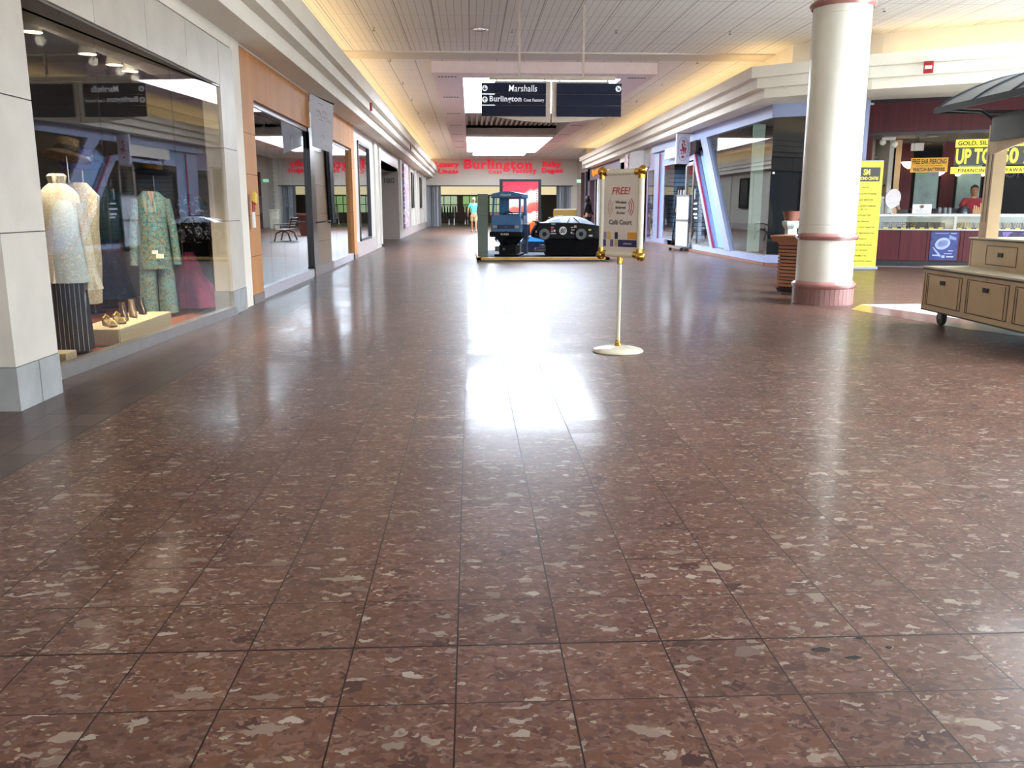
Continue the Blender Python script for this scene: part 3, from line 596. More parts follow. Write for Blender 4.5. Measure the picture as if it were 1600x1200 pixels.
for y, lab in ((44.0, 'black framed dark picture on the left wall, nearer of two'), (51.0, 'black framed dark picture on the left wall, farther of two')):
    t = thing('framed_picture', lab, 'picture', (-2.82, y, 0), 0, 'framed pictures on the left wall')
    obj('frame', MB().box(-.1, 0, -.8, -.68, 1.25, 2.95).box(-.1, 0, .68, .8, 1.25, 2.95).box(-.1, 0, -.8, .8, 2.83, 2.95).box(-.1, 0, -.8, .8, 1.25, 1.37), BLACK, t); obj('picture', MB().box(-.09, -.03, -.7, .7, 1.3, 2.9), blotch('dark_photo', ['141a1c', '2a3034', '3c3a38', '1a2226'], 3, .3), t)
# fire alarms on the left bulkhead
def alarm(lab, loc, rz, sc=1):
    t = thing('fire_alarm', lab, 'alarm', loc, rz); t.scale = (sc,) * 3
    obj('housing', MB().box(-.07, .07, -.05, 0, -.09, .09, bev=.012), M('fire_red', 'a3202a', .4), t); obj('strobe', MB().box(-.05, .05, -.062, -.05, -.03, .02), M('strobe_lens', 'e8e2dc', .2), t)
alarm('small red fire alarm strobe on the left bulkhead above the maple shop', (-2.32, 21.2, 3.56), R(90))
alarm('tiny dark red fire alarm far along the left bulkhead', (-2.32, 35.0, 3.56), R(90))

# ------------------------------------------------------------------ CEILING fittings
BEIGE = M('beige_sign_metal', 'b9a999', .5); NAVY = M('navy_sign_panel', '161c30', .6, spec=.2); SIGNW = M('sign_lettering', 'c9cbd2', .5, emit=.15)
t = thing('hanging_directory_sign', 'twin navy directory sign hung from the ceiling on two rods over the walkway', 'sign', (0, 15, 0))
for x in (.83, 1.89): obj('rod', MB().box(x - .018, x + .018, -.018, .018, 3.36, CZ), BEIGE, t)
m = MB().box(.33, 2.43, -.03, .03, 3.33, 3.39)
for x in (.45, 1.25, 1.5, 2.3): m.box(x - .012, x + .012, -.01, .01, 3.28, 3.34)
obj('rail', m, BEIGE, t)
def sign_half(x0, x1, bx0, bx1, flip):
    # beige back board with a bowed lower edge, three navy strips in front
    pts = [(bx0, 3.31), (bx0, 2.74)] + [(bx0 + (bx1 - bx0) * k / 10, 2.74 - .09 * math.sin(math.pi / 2 * (k / 10 if flip else 1 - k / 10))) for k in range(1, 10)] + [(bx1, 2.74 - (.09 if flip else 0)), (bx1, 3.31)]
    if not flip: pts[1] = (bx0, 2.65)
    obj('back_board', MB().prism(pts, -.02, .02, 'y'), BEIGE, t)
    for k in range(3): obj('sign_strip', MB().box(x0, x1, -.045, -.021, 2.745 + k * .179, 2.745 + k * .179 + .174, bev=.003), NAVY, t)
sign_half(.2, 1.27, .42, 1.35, True); sign_half(1.45, 2.53, 1.37, 2.32, False)
text('lettering', 'Marshalls', SIGNW, t, (.885, -.048, 3.19), .47, .105, off=.006, space=1.05, shear=.12)
text('lettering', 'Burlington', SIGNW, t, (.60, -.048, 3.01), .53, .115, off=.018, space=1.08, serif=.032)
text('lettering', 'Coat Factory', SIGNW, t, (1.07, -.048, 2.998), .34, .062, off=.012, space=1.1, serif=.03)
def arrow(x, z, ang):
    o = obj('arrow_roundel', MB().lathe([(.001, 0), (.047, 0), (.047, .004), (.001, .004)], mat=T(x, -.0455, z) @ RX(90)), SIGNW, t)
    q = T(x, -.051, z) @ RY(ang); m = MB()
    m.prism([(-.007, -.034), (.007, -.034), (.007, .03), (-.007, .03)], 0, .003, 'y', q).prism([(0, .036), (.03, .004), (.02, -.004), (0, .018), (-.02, -.004), (-.03, .004)], 0, .003, 'y', q)
    obj('arrow', m, NAVY, t)
arrow(.255, 3.19, 180); arrow(.255, 3.01, 0); arrow(2.475, 3.19, 135)
# sprinkler heads
sp = thing('sprinkler_head', '', 'sprinkler', (0, 0, CZ), 0, 'ceiling sprinkler heads')
obj('pipe', MB().lathe([(.03, 0), (.03, -.01), (.012, -.012), (.012, -.045)]), CHROME, sp); obj('deflector', MB().lathe([(.001, -.05), (.028, -.05), (.028, -.056), (.001, -.056)]), M('dark_brass', '4f463a', .4), sp)
first = True
for row, (ys, xs) in enumerate((((17.0,), (-1.75, .8, 2.75, 4.9)), ((20.35, 24.0, 27.6, 31.2, 34.8, 39, 44), (-1.75, 5.15)), ((12.9,), (-1.2, 3.0, 6.6)), ((15.0,), (6.9,)))):
    for y in ys:
        for x in xs:
            lab = 'tiny sprinkler head in the %s ceiling' % ('slatted', 'panelled left' if x < 0 else 'panelled right', 'near slatted', 'angled right')[row]
            if first: sp.location = (x, y, CZ); sp['label'] = lab; first = False
            else: dup(sp, (x, y, CZ), label=lab)
for y, lab in ((14.0, 'round chrome recessed downlight at the top edge of the ceiling'), (17.0, 'smaller round chrome downlight in the slatted ceiling before the hanging sign')):
    t = thing('recessed_downlight', lab, 'ceiling light', (.2, y, CZ))
    obj('trim_ring', MB().lathe([(.12, 0), (.17, -.004), (.17, -.014), (.13, -.02), (.12, -.01)]), CHROME, t, True); obj('lens', MB().lathe([(.001, -.004), (.12, -.004), (.12, -.008), (.001, -.012)]), M('frosted_lens', 'd8d8d8', .15), t, True)
gr = thing('air_grille', '', 'grille', (0, 0, 0), 0, 'air grilles in the pink frame'); m = MB()
for k in range(6): m.box(-.22 + .075 * k, -.17 + .075 * k, -.05, .05, -.012, -.001)
obj('louvre', m, M('grille_grey', '6c5f5c', .5), gr); first = True
for x in (-.5, 3.95):
    for y in (21.2, 25, 29.2, 33.2, 37.2, 41, 45):
        lab = 'small slotted air grille in the %s side of the dusty pink ceiling frame' % ('left' if x < 0 else 'right')
        if first: gr.location = (x, y, zb); gr['label'] = lab; first = False
        else: dup(gr, (x, y, zb), label=lab)
t = thing('dome_camera', 'small black dome camera under the ceiling above the red shop lettering', 'camera', (1.75, 60.6, CZ)); obj('dome', MB().ball((0, 0, -.1), .2, .2, .22), BLACK, t, True); obj('mount', MB().lathe([(.24, 0), (.24, -.06), (.2, -.06)]), M('mount_grey', '8c8880', .5), t)

# ------------------------------------------------------------------ CENTRE: sign stand
CREAM = M('cream_enamel', 'cfc9b2', .25, coat=.4); GOLD = M('polished_gold', 'c29a4b', .12, metal=1); PAPER = M('poster_paper', 'c9beb2', .45, var=.02)
t = thing('sign_stand', 'cream pole sign stand with gold ball corners advertising free wireless internet', 'sign stand', (1.3, 7.55, 0), R(-50))
obj('base', MB().lathe([(.001, 0), (.225, 0), (.228, .008), (.215, .022), (.15, .038), (.04, .05), (.001, .05)], n=48), CREAM, t, True)
obj('pole', MB().tube([(0, 0, .05), (0, 0, .8)], .017, 16), CREAM, t, True)
obj('collar', MB().lathe([(.034, .045), (.034, .055), (.026, .065), (.024, .09), (.02, .1)]), GOLD, t, True); obj('collar', MB().lathe([(.02, .77), (.026, .775), (.026, .83), (.022, .84)]), GOLD, t, True)
W = .215; zt, zl = 1.55, .855
for z in (zt, zl): obj('frame_tube', MB().tube([(-W, 0, z), (W, 0, z)], .026, 16), CREAM, t, True)
for x in (-W, W): obj('frame_tube', MB().tube([(x, 0, zl), (x, 0, zt)], .026, 16), CREAM, t, True)
for x in (-W, W):
    for z in (zt, zl):
        s = 1 if z == zt else -1; sx_ = 1 if x > 0 else -1
        obj('corner_ball', MB().ball((x + sx_ * .01, 0, z + s * .012), .041).tube([(x, 0, z), (x - sx_ * .06, 0, z)], .031, 16).tube([(x, 0, z), (x, 0, z - s * .055)], .031, 16), GOLD, t, True)
obj('poster', MB().box(-W + .02, W - .02, -.008, .008, zl + .02, zt - .02), PAPER, t)
RED = M('print_red', 'a8403a', .6); GREY = M('print_grey', '5c5753', .6); y_ = -.0095
text('lettering', 'FREE!', RED, t, (.0, y_, 1.395), .2, .062, off=.01, shear=.2, ext=.0012)
for k, s in enumerate(('Wireless', 'Internet', 'Access')): text('lettering', s, GREY, t, (.0, y_, 1.30 - k * .045), (.125, .115, .095)[k], .026, off=.012, ext=.0012)
text('lettering', 'Café Court', GREY, t, (.0, y_, 1.13), .255, .042, off=.02, ext=.0012)
for s in (-1, 1):
    m = MB()
    for k in range(3):
        r_ = .05 + k * .022; pts = [(s * (.05 + r_ * math.cos(a)), y_, 1.257 + r_ * 1.0 * math.sin(a)) for a in [R(-48 + 12 * i) for i in range(9)]]; m.tube(pts, .0032 if s > 0 else .002, 6)
    obj('signal_wave', m, RED if s > 0 else M('print_faint_red', 'b28a80', .6), t)
for x0, x1, z0, z1, c in ((-.185, -.155, .985, 1.045, '8b7b95'), (-.145, -.105, .985, 1.045, 'c9a752'), (-.06, -.025, .985, 1.045, '2c2c44'), (.085, .185, .985, 1.045, 'c98832'), (-.19, -.16, .92, .98, '3c3166'), (-.11, -.075, .92, .98, '6c4f7c'), (-.06, -.03, .92, .98, 'a9a262'), (-.02, .185, .92, .98, '332a52')):
    obj('colour_block', MB().box(x0, x1, y_ - .001, y_ + .001, z0, z1), M('print_' + c, c, .6), t)
text('lettering', 'simon', M('print_white', 'b9b5c4', .6), t, (.085, y_ - .002, .95), .09, .018, ext=.001)

# ------------------------------------------------------------------ CENTRE: kiddie rides
t = thing('ride_platform', 'low grey platform with yellow edging carrying the coin operated rides', 'platform', (0, 0, 0))
obj('deck', MB().box(.2, 3.25, 20.72, 24.6, 0, .085), M('grey_rubber', '3c3f45', .85, spec=.1, var=.08), t)
obj('edging', MB().box(.14, 3.3, 20.6, 20.75, .045, .1).box(.14, .24, 20.6, 24.6, .045, .1).box(3.2, 3.3, 20.6, 24.6, .045, .1), M('yellow_edging', 'b88a3c', .4, var=.15), t)
obj('kick', MB().box(.15, 3.29, 20.62, 20.75, 0, .045), M('dark_green_kick', '3c4638', .6), t)
t = thing('kiosk_cabinet', 'tall grey green cabinet left of the blue van ride', 'cabinet', (.37, 21.9, .086), R(0))
obj('body', MB().box(-.19, .05, -.62, .7, 0, 1.5, bev=.008), M('grey_green_paint', '59675a', .5, var=.05), t); obj('panel_line', MB().box(-.193, .053, -.622, .7, .98, 1.0).box(-.193, .053, -.622, .7, .1, .115), M('grey_green_dark', '4c584b', .5), t)
VB = M('van_blue', '33648f', .3, coat=.4, var=.05); VD = M('van_dark_blue', '1c2c4e', .35); VBK = M('van_black_plastic', '0f1011', .6, spec=.15, var=.15)
t = thing('van_ride', 'blue van shaped coin operated ride with open window frames', 'ride', (.86, 21.35, .085), R(-13)); z0 = -.085
m = MB(); m.prism([(-.37, .72), (.37, .72), (.35, .97), (-.35, .97)], -.0, .12, 'y'); m.box(-.37, .37, .0, 1.0, .62, .74)
m.prism([(0.0, .74), (1.0, .74), (1.0, .98), (.06, .98)], -.36, -.32, 'x').prism([(0.45, .74), (1.0, .74), (1.0, .98), (.45, .98)], .32, .36, 'x').box(-.36, .36, .96, 1.0, .7, 1.05)
obj('body', m, VB, t)
m = MB()
for s in (-1, 1):
    m.tube([(s * .335, .05, .95), (s * .32, .13, 1.5)], .028, 8).tube([(s * .33, .97, .95), (s * .31, .95, 1.5)], .035, 8)
m.box(-.34, .34, .05, .09, .95, 1.0).box(-.33, .33, .1, .16, 1.42, 1.5).box(-.33, -.29, .1, .96, 1.44, 1.5).box(.29, .33, .1, .96, 1.44, 1.5)
m.box(-.33, -.1, .92, .97, 1.0, 1.5).box(.28, .33, .92, .97, 1.0, 1.5).box(-.33, .33, .92, .97, 1.0, 1.06).box(-.33, .33, .92, .97, 1.38, 1.5)
obj('cab_frame', m, VB, t)
rf = [(-.37, 1.42), (.37, 1.42), (.37, 1.5)] + [(.37 - .74 * k / 12, 1.5 + .06 * math.sin(math.pi * k / 12)) for k in range(1, 12)] + [(-.37, 1.5)]
obj('roof', MB().prism(rf, .06, 1.02, 'y'), VB, t); obj('roof_rim', MB().box(-.385, .385, .05, 1.03, 1.405, 1.425), VD, t)
text('lettering', 'POLICE', M('van_lettering', 'bdc7bf', .5), t, (-.01, .055, 1.475), .25, .05, off=.02)
obj('grille', MB().box(-.34, .34, -.02, .02, .665, .765), VD, t)
for s in (-1, 1): obj('headlamp', MB().box(s * .33, s * .22, -.035, -.01, .68, .755, bev=.006), M('headlamp_glass', '8f8f90', .2), t)
obj('badge', MB().lathe([(.001, 0), (.03, 0), (.03, .006), (.001, .006)], sx=1.6, sy=.6, mat=T(0, -.02, .715) @ RX(90)), M('badge_grey', '46506c', .4), t)
obj('lower_panel', MB().prism([(-.37, .6), (.37, .6), (.35, .665), (-.35, .665)], -.03, .9, 'y'), VB, t)
obj('bumper', MB().box(-.4, .4, -.07, .1, .47, .6, bev=.025), VBK, t)
text('lettering', 'G·5/20', M('plate_white', 'c9ccc6', .5), t, (-.02, -.073, .54), .2, .045, off=.03)
obj('hopper', MB().loft([(.255, .2, .25, 0, .45, 0), (.3, .22, .28, 0, .45, 0), (.47, .38, .5, 0, .45, 0), (.62, .37, .5, 0, .45, 0)], 4, 1, mat=T(0, 0, 0)), VBK, t)
obj('pedestal', MB().box(-.21, .21, .15, .8, 0, .27, bev=.02).box(-.3, .3, .05, .9, 0, .05, bev=.01), VBK, t)
obj('mechanism', MB().box(-.3, -.2, .1, .25, .12, .24, bev=.01).lathe([(.001, 0), (.03, 0), (.03, .02), (.001, .02)], mat=T(-.08, .14, .17) @ RX(90)), M('mechanism_grey', '4b4a4c', .4), t)
obj('seat', MB().box(-.26, .26, .55, .9, .74, .92, bev=.03).box(-.26, .26, .82, .92, .9, 1.03, bev=.03), VD, t)
obj('steering_wheel', MB().tube([(.11 * math.cos(R(a)), .28 + .05 * math.sin(R(a)), .98 + .1 * math.sin(R(a))) for a in range(0, 375, 20)], .012, 8), BLACK, t, True)
t2 = obj('coin_box', MB().box(.36, .5, .3, .6, .48, .78, bev=.02).box(.38, .46, .35, .55, .05, .5), VD, t)
obj('sticker', MB().box(.36, .365, .1, .26, .78, .88), M('sticker_olive', 'a3a27a', .5), t)
obj('brace', MB().prism([(.3, .3), (.38, .47), (.5, .47), (.42, .3)], .35, .6, 'y'), M('brace_grey', '59666a', .4), t)
# black stock car ride
CB = M('car_black_gloss', '050608', .4, spec=.12); CW = M('car_painted_window', 'a9b4c8', .2, coat=.5, var=.03)
t = thing('car_ride', 'glossy black stock car shaped coin operated ride with number 80 roundel', 'ride', (2.42, 21.8, .085)); Zb = -.085
side = [(-.93, .52), (-.9, .62), (-.8, .78), (-.78, .82), (-.3, .83), (.3, .81), (.62, .77), (.96, .67), (1.0, .62), (1.0, .47), (.94, .4), (.6, .42), (-.2, .42), (-.75, .42), (-.9, .46)]
bm_ = MB(); secs_ = []
for yy, kx, kz in ((-.40, .93, .93), (-.36, .985, .985), (-.2, 1, 1), (.2, 1, 1), (.36, .985, .985), (.40, .93, .93)): secs_.append([(x * kx, yy, .6 + (z - .6) * kz) for x, z in side])
vv = [[bm_.bm.verts.new(p) for p in s_] for s_ in secs_]; k_ = len(side)
for a in range(5):
    for i in range(k_): bm_.bm.faces.new((vv[a][i], vv[a][(i + 1) % k_], vv[a + 1][(i + 1) % k_], vv[a + 1][i]))
bm_.bm.faces.new(vv[0]); bm_.bm.faces.new(vv[-1][::-1]); obj('body', bm_, CB, t, True)
cab = [(-.6, .8), (-.46, .88), (-.28, .95), (-.12, .975), (.14, .975), (.3, .94), (.5, .85), (.62, .775)]
def lerp_cab(x):
    for (a, b), (c, d) in zip(cab, cab[1:]):
        if a <= x <= c: return b + (d - b) * (x - a) / (c - a)
    return cab[0][1]
def shell(lo, hi, g):
    mb = MB(); P_ = []; n_ = 14
    for i in range(n_ + 1):
        x = lo + (hi - lo) * i / n_; h = lerp_cab(x); f = (h - .77) / .2
        P_.append([(x, -.385 - g, .76), (x, -.385 + .1 * f - g, h - .03 * f), (x, -.385 + .17 * f - g, h + g), (x, .385 - .17 * f + g, h + g), (x, .385 - .1 * f + g, h - .03 * f), (x, .385 + g, .76)])
    vv = [[mb.bm.verts.new(p) for p in r] for r in P_]
    for a in range(n_):
        for i in range(5): mb.bm.faces.new((vv[a][i], vv[a][i + 1], vv[a + 1][i + 1], vv[a + 1][i]))
    mb.bm.faces.new(vv[0]); mb.bm.faces.new(vv[-1]); return mb
obj('window_band', shell(-.6, .62, 0), CW, t, True)
obj('roof', MB().prism([(-.3, .955), (-.12, .982), (.14, .982), (.3, .95), (.14, .99), (-.12, .992)], -.22, .22, 'y'), CB, t)
m = MB()
for x0, x1 in ((.02, -.08), (.1, .3)):
    pts = [(x0 + (x1 - x0) * i / 6, -.395 + .1 * ((lerp_cab(x0 + (x1 - x0) * i / 6) - .77) / .2) * (1 - i / 6) , .76 + (lerp_cab(x0) - .03 - .76) * (1 - i / 6)) for i in range(7)]; m.tube(pts, .009, 6)
obj('pillar', m, CB, t)
for s in (-.62, .28):
    w_ = obj('wheel', MB().lathe([(.001, 0), (.14, 0), (.15, .02), (.15, .07), (.001, .07)], n=32, mat=T(s, -.385, .54) @ RX(90)), M('tyre_black', '060607', .7, spec=.1), t, True)
    obj('rim', MB().lathe([(.118, 0), (.132, 0), (.132, .006), (.118, .006)], n=32, mat=T(s, -.455, .54) @ RX(90)), M('tyre_grey_ring', '4f5154', .4), w_); obj('hub', MB().lathe([(.001, 0), (.06, 0), (.05, .012), (.001, .014)], n=24, mat=T(s, -.455, .54) @ RX(90)), M('hub_dark', '0c0c0e', .5, spec=.15), w_)
    w2 = obj('wheel', MB().lathe([(.001, 0), (.14, 0), (.15, .02), (.15, .07), (.001, .07)], n=32, mat=T(s, .385, .54) @ RX(-90)), M('tyre_black', '060607', .7, spec=.1), t, True)
obj('number_roundel', MB().lathe([(.001, 0), (.1, 0), (.1, .004), (.001, .004)], n=32, sx=.92, mat=T(-.16, -.4, .62) @ RX(90)), M('roundel_white', 'c9c9ca', .5), t)
text('lettering', '80', M('number_black', '101012', .5), t, (-.16, -.406, .62), .13, .12, off=.03, shear=.25)
for x, z, a, b, c in ((-.42, .7, .075, .03, 'b5562f'), (-.43, .645, .05, .04, '8c2f34'), (-.37, .62, .05, .05, 'a9a9aa'), (-.43, .6, .05, .025, '8f8f92'), (-.4, .55, .13, .02, 'a3a3a8'), (.06, .7, .06, .025, '9a9a9c'), (.14, .72, .06, .06, 'b39a5c'), (.08, .64, .08, .03, '7f8794'), (.05, .57, .04, .04, 'a0a0a4'), (.1, .55, .03, .04, '84425c'), (.5, .64, .07, .045, '9c8f36'), (.52, .5, .09, .04, 'b5b5b0'), (-.82, .6, .03, .05, 'a3924c'), (-.4, .78, .1, .035, '5c7fae')):
    obj('sticker', MB().box(x - a / 2, x + a / 2, -.408, -.402, z - b / 2, z + b / 2, bev=.0), M('sticker_' + c, c, .5), t)
obj('front_bumper', MB().box(.84, 1.06, -.39, .39, .39, .5, bev=.03), M('bumper_black', '08090c', .5, spec=.15), t); obj('headlamp', MB().box(.985, 1.01, -.36, -.12, .55, .62, bev=.008).box(.985, 1.01, .12, .36, .55, .62, bev=.008), M('headlamp_green', '6f8f8a', .2), t)
obj('spoiler', MB().box(-.86, -.72, -.36, .36, .83, .855, bev=.008).box(-.8, -.77, -.3, -.26, .78, .84).box(-.8, -.77, .26, .3, .78, .84), CB, t)
obj('pedestal', MB().box(-.56, .74, -.36, .36, .02, .42, bev=.01), M('pedestal_black', '060608', .7, spec=.08), t)
m = MB()
for x in (-.5, .3, .68): m.lathe([(.02, 0), (.02, .025)], (x, -.32, 0))
obj('foot', m, CHROME, t); obj('step', MB().box(-.82, -.55, -.25, .1, .1, .19, bev=.015).box(-.7, -.55, -.2, .05, .18, .27, bev=.01), M('step_black', '20242a', .25), t)
# low ride with blue lit top
t = thing('low_ride', 'low grey ride base with a bright blue sloping top between van and car', 'ride', (1.68, 23.7, .085))
obj('base', MB().box(-.32, .36, -.2, .5, 0, .28, bev=.02), M('ride_grey', '4c4f54', .5, spec=.2), t); obj('top', MB().prism([(-.34, .285), (.4, .285), (.2, .42), (-.15, .42)], -.3, .4, 'y'), M('bright_blue_top', '2a72d8', .25, emit=.25), t)
# illuminated advert
t = thing('advertising_totem', 'tall black totem with glowing red and white advert behind the blue van', 'advert display', (1.5, 26.4, 0))
obj('frame', MB().box(-.62, .62, 0, .25, 0, 2.1, bev=.01), BLACK, t)
def screen():
    m = bpy.data.materials.new('advert_picture'); m.use_nodes = True; nt = m.node_tree; nt.nodes.clear(); L = nt.links
    tc = N(nt, 'ShaderNodeTexCoord'); sx = N(nt, 'ShaderNodeSeparateXYZ'); L.new(tc.outputs['Object'], sx.inputs[0]); n = N(nt, 'ShaderNodeTexNoise'); n.inputs['Scale'].default_value = 2.2; L.new(tc.outputs['Object'], n.inputs[0])
    z = math_(nt, 'ADD', sx.outputs[2], math_(nt, 'MULTIPLY', math_(nt, 'SUBTRACT', n.outputs[0], .5), .5)); z = math_(nt, 'SUBTRACT', z, math_(nt, 'MULTIPLY', sx.outputs[0], .3))
    r = N(nt, 'ShaderNodeValToRGB'); L.new(math_(nt, 'DIVIDE', z, 2.1), r.inputs[0]); el = r.color_ramp.elements
    el[0].position = .0; el[0].color = lin('e0591f'); el[1].position = 1; el[1].color = lin('f0475f')
    for p, c in ((.34, 'f0702c'), (.4, 'fff0e0'), (.5, 'ffe6dc'), (.53, 'ee5a5a'), (.6, 'ff7f74'), (.63, 'ffe9e4'), (.76, 'fff2ee'), (.8, 'f2566a')): e = el.new(p); e.color = lin(c)
    e = N(nt, 'ShaderNodeEmission'); e.inputs[1].default_value = .3; L.new(r.outputs[0], e.inputs[0]); o = N(nt, 'ShaderNodeOutputMaterial'); L.new(e.outputs[0], o.inputs[0]); return m
obj('screen', MB().box(-.53, .53, -.012, .0, .35, 2.02), screen(), t)
for s in (-1, 1):
    m = MB()
    for k in range(17): m.prism([(s * .52, .8 + k * .07), (s * .47, .83 + k * .07), (s * .47, .86 + k * .07), (s * .52, .83 + k * .07)], -.016, -.013, 'y')
    obj('hazard_edge', m, M('advert_dark_red', '5a1c28', .6), t)
text('lettering', 'YOUR AD HERE\nSTARTS CALL 877', M('advert_dark_red', '5a1c28', .6), t, (-.05, -.015, 1.82), .66, .15, off=.02, align='LEFT')
# plain yellow ride behind the car
t = thing('yellow_ride', 'yellow backed ride standing behind the black car ride', 'ride', (2.75, 25.4, .0))
obj('base', MB().box(-.5, .5, -.3, .5, 0, .5, bev=.03), M('ride_dark_grey', '3a3d42', .4), t); obj('back_board', MB().box(-.34, .34, .1, .2, .5, 1.22, bev=.03), M('ride_yellow', '6a4e10', .4, var=.1), t); obj('seat', MB().box(-.36, .36, -.2, .1, .5, .66, bev=.04), M('ride_green', '1c6a46', .3), t)
# benches and planter behind the rides (seen in the shop glass)
def bench(lab, x, y, rz):
    t = thing('bench', lab, 'bench', (x, y, 0), rz, 'benches behind the rides'); SL = M('bench_wood', '8a7256', .5, var=.15)
    for k in range(5): obj('slat', MB().box(-.8, .8, -.25 + k * .1, -.17 + k * .1, .42, .45, bev=.005), SL, t)
    for k in range(4): obj('slat', MB().box(-.8, .8, -.012, .012, 0, .08, mat=T(0, .26 + k * .03, .5 + k * .1) @ RX(-15)), SL, t)
    for s in (-.6, .6): obj('leg', MB().tube([(s, -.3, 0), (s, -.22, .3), (s, 0, .4), (s, .22, .3), (s, .32, 0)], .03, 8).tube([(s, -.28, .4), (s, -.3, .62), (s, .1, .64), (s, .27, .5), (s, .4, .9)], .022, 8), M('cast_iron', '1c211f', .4), t, True)
bench('slatted bench with iron legs beyond the rides, nearer the left shops', 1.3, 34.5, R(90)); bench('slatted bench with iron legs beyond the rides, nearer the right shops', 3.6, 35.6, R(90))
t = thing('planter', 'round dark red planter beyond the benches', 'planter', (1.6, 41.5, 0)); obj('pot', MB().lathe([(.45, 0), (.62, .9), (.68, .92), (.68, 1.0), (.6, 1.0), (.58, .9), (.001, .88)], n=24), M('planter_brown', '6d3f33', .5), t)

# ------------------------------------------------------------------ END: department store entrance
SREDM = M('red_letter_face', 'c8142c', .5, emit=.1, ecol='f01438')
GB = M('grey_beige_plaster', 'c6bcae', .7, var=.02)
struct('wall_end_left', MB().box(-3.4, -3.2, LAST, LAST + .4, 0, 2.72), GB); struct('wall_end_right', MB().box(6.9, 9, LAST, LAST + .4, 0, 2.72), GB)
struct('wall_end', MB().box(-3.4, 9, LAST, LAST + .4, 2.74, CZ + .2), M('grey_beige_plaster', 'c6bcae', .7, var=.02)); struct('trim_19', MB().box(-3.2, 7.0, LAST - .04, LAST - .005, 2.68, 2.76), M('dark_track', '3a3733', .5))
def slab(name, lab, rows, loc):
    t = thing(name, lab, 'shop sign', loc)
    for s, x, z, w_, h_, sp_ in rows: text('letters', s, SREDM, t, (x * .97, 0, 1.25 + (z - 1.25) * .972), w_ * .97, h_ * .97, off=.03, ext=.05, space=sp_ * 1.12, serif=.055)
    return t
Yw = LAST - .06
slab('shop_lettering', 'large red word lettering in the centre of the end wall', [('Burlington', 1.98, 4.13, 4.75, .8, 1), ('Coat', 1.75, 3.73, .95, .26, 1.1), ('Factory', 3.8, 3.76, 1.65, .4, 1.1)], (0, Yw, 0))
slab('shop_lettering', 'smaller red lettering about linens at the left end of the wall', [('Luxury', -1.6, 4.16, 1.7, .46, 1.05), ('Linens', -1.5, 3.77, 1.4, .32, 1.05)], (0, Yw, 0))
slab('shop_lettering', 'smaller red lettering about baby goods at the right end of the wall', [('Baby', 5.72, 4.2, 1.3, .48, 1.05), ('Depot', 5.75, 3.77, 1.5, .42, 1.05)], (0, Yw, 0))
def gate(lab, x0, x1):
    t = thing('folding_gate', lab, 'gate', ((x0 + x1) / 2, LAST + .16, 0)); n = int((x1 - x0) / .16)
    for k in range(n):
        x = x0 - (x0 + x1) / 2 + k * (x1 - x0) / n; obj('gate_leaf', MB().box(x, x + .02, -.12 if k % 2 else -.02, .05, 0.021, 2.72).box(x, x + (x1 - x0) / n, -.12 if k % 2 else -.02, -.1 if k % 2 else 0, .021, 2.72), M('gate_grey', '8d8f94', .4) if k % 3 else M('gate_dark', '5c5d60', .4), t)
gate('grey folding gate pushed to the left side of the end entrance', -3.15, -2.0); gate('grey folding gate pushed to the right side of the end entrance', 5.9, 6.9)
DK = M('store_dark', '2b2723', .8)
struct('wall_store', MB().box(-8, 14, LAST + 13, LAST + 13.2, 0, 4).box(-8.1, -8, LAST, LAST + 13, 0, 4).box(14, 14.1, LAST, LAST + 13, 0, 4).box(-8, 14, LAST + .4, LAST + 13.2, 3.6, 3.7), M('store_wall', '5a5148', .8))
struct('wall_store_floor', MB().box(-8, 14, LAST + .05, LAST + 13, .0005, .02), M('store_dark_red_floor', '4a2a26', .35))
struct('wall_store_cornice', MB().box(-8, 14, LAST + 8, LAST + 8.3, 2.9, 3.6), DK); struct('trim_20', MB().box(-8, 14, LAST + 7.9, LAST + 7.98, 2.25, 2.9), M('lit_store_cornice', 'c9b88a', .7, emit=.17, ecol='f3e2b4'))
# daylit windows at the back of the store
for k, x in enumerate((-2.7, -.6, 1.6, 4.0)):
    wf = struct('window_%d' % (8 + k), MB().box(x, x + 1.6, LAST + 12.8, LAST + 12.95, .9, 2.2), emis('garden_daylight_%d' % (k % 2), ('b9cda8', '9cbf7c')[k % 2], .17))
    obj('glazing_bar', MB().box(x + .5, x + .56, LAST + 12.7, LAST + 12.8, .9, 2.2).box(x + 1.05, x + 1.11, LAST + 12.7, LAST + 12.8, .9, 2.2).box(x, x + 1.6, LAST + 12.7, LAST + 12.8, 1.5, 1.56), BLACK, wf)
def rack(lab, x, y, cols):
    t = thing('clothes_rack', lab, 'clothes rack', (x, y, .02), 0, 'clothes racks inside the end store'); obj('rail', MB().tube([(-.7, 0, 0), (-.7, 0, 1.4), (.7, 0, 1.4), (.7, 0, 0)], .03, 6), CHROME, t)
    for k in range(7): obj('garment', MB().loft([(.45, .06, .22, -.6 + k * .2, 0, .05), (1.2, .05, .2, -.6 + k * .2, 0, 0), (1.35, .03, .08, -.6 + k * .2, 0, 0)], 10), M('garment_' + cols[k % len(cols)], cols[k % len(cols)], .8), t)
GRN = ('6f7f3c', '8f9a4c', '5a6a34'); 
rack('rack of olive green clothes just inside the end entrance', -.9, 66, GRN); rack('rack of olive and dark clothes farther inside the end store', .3, 68.5, ('6f7f3c', '33382a')); rack('rack of dark clothes by the left gate inside the end store', -1.9, 65.5, ('22242a', '2c2a30', '1c1c20'))
rack('rack of dark red clothes low in the end store', -.5, 64.6, ('5a2026', '3a1a1c'))
rack('rack of pale clothes at the right inside the end store', 4.6, 66, ('b9b4a8', '7f7a70'))
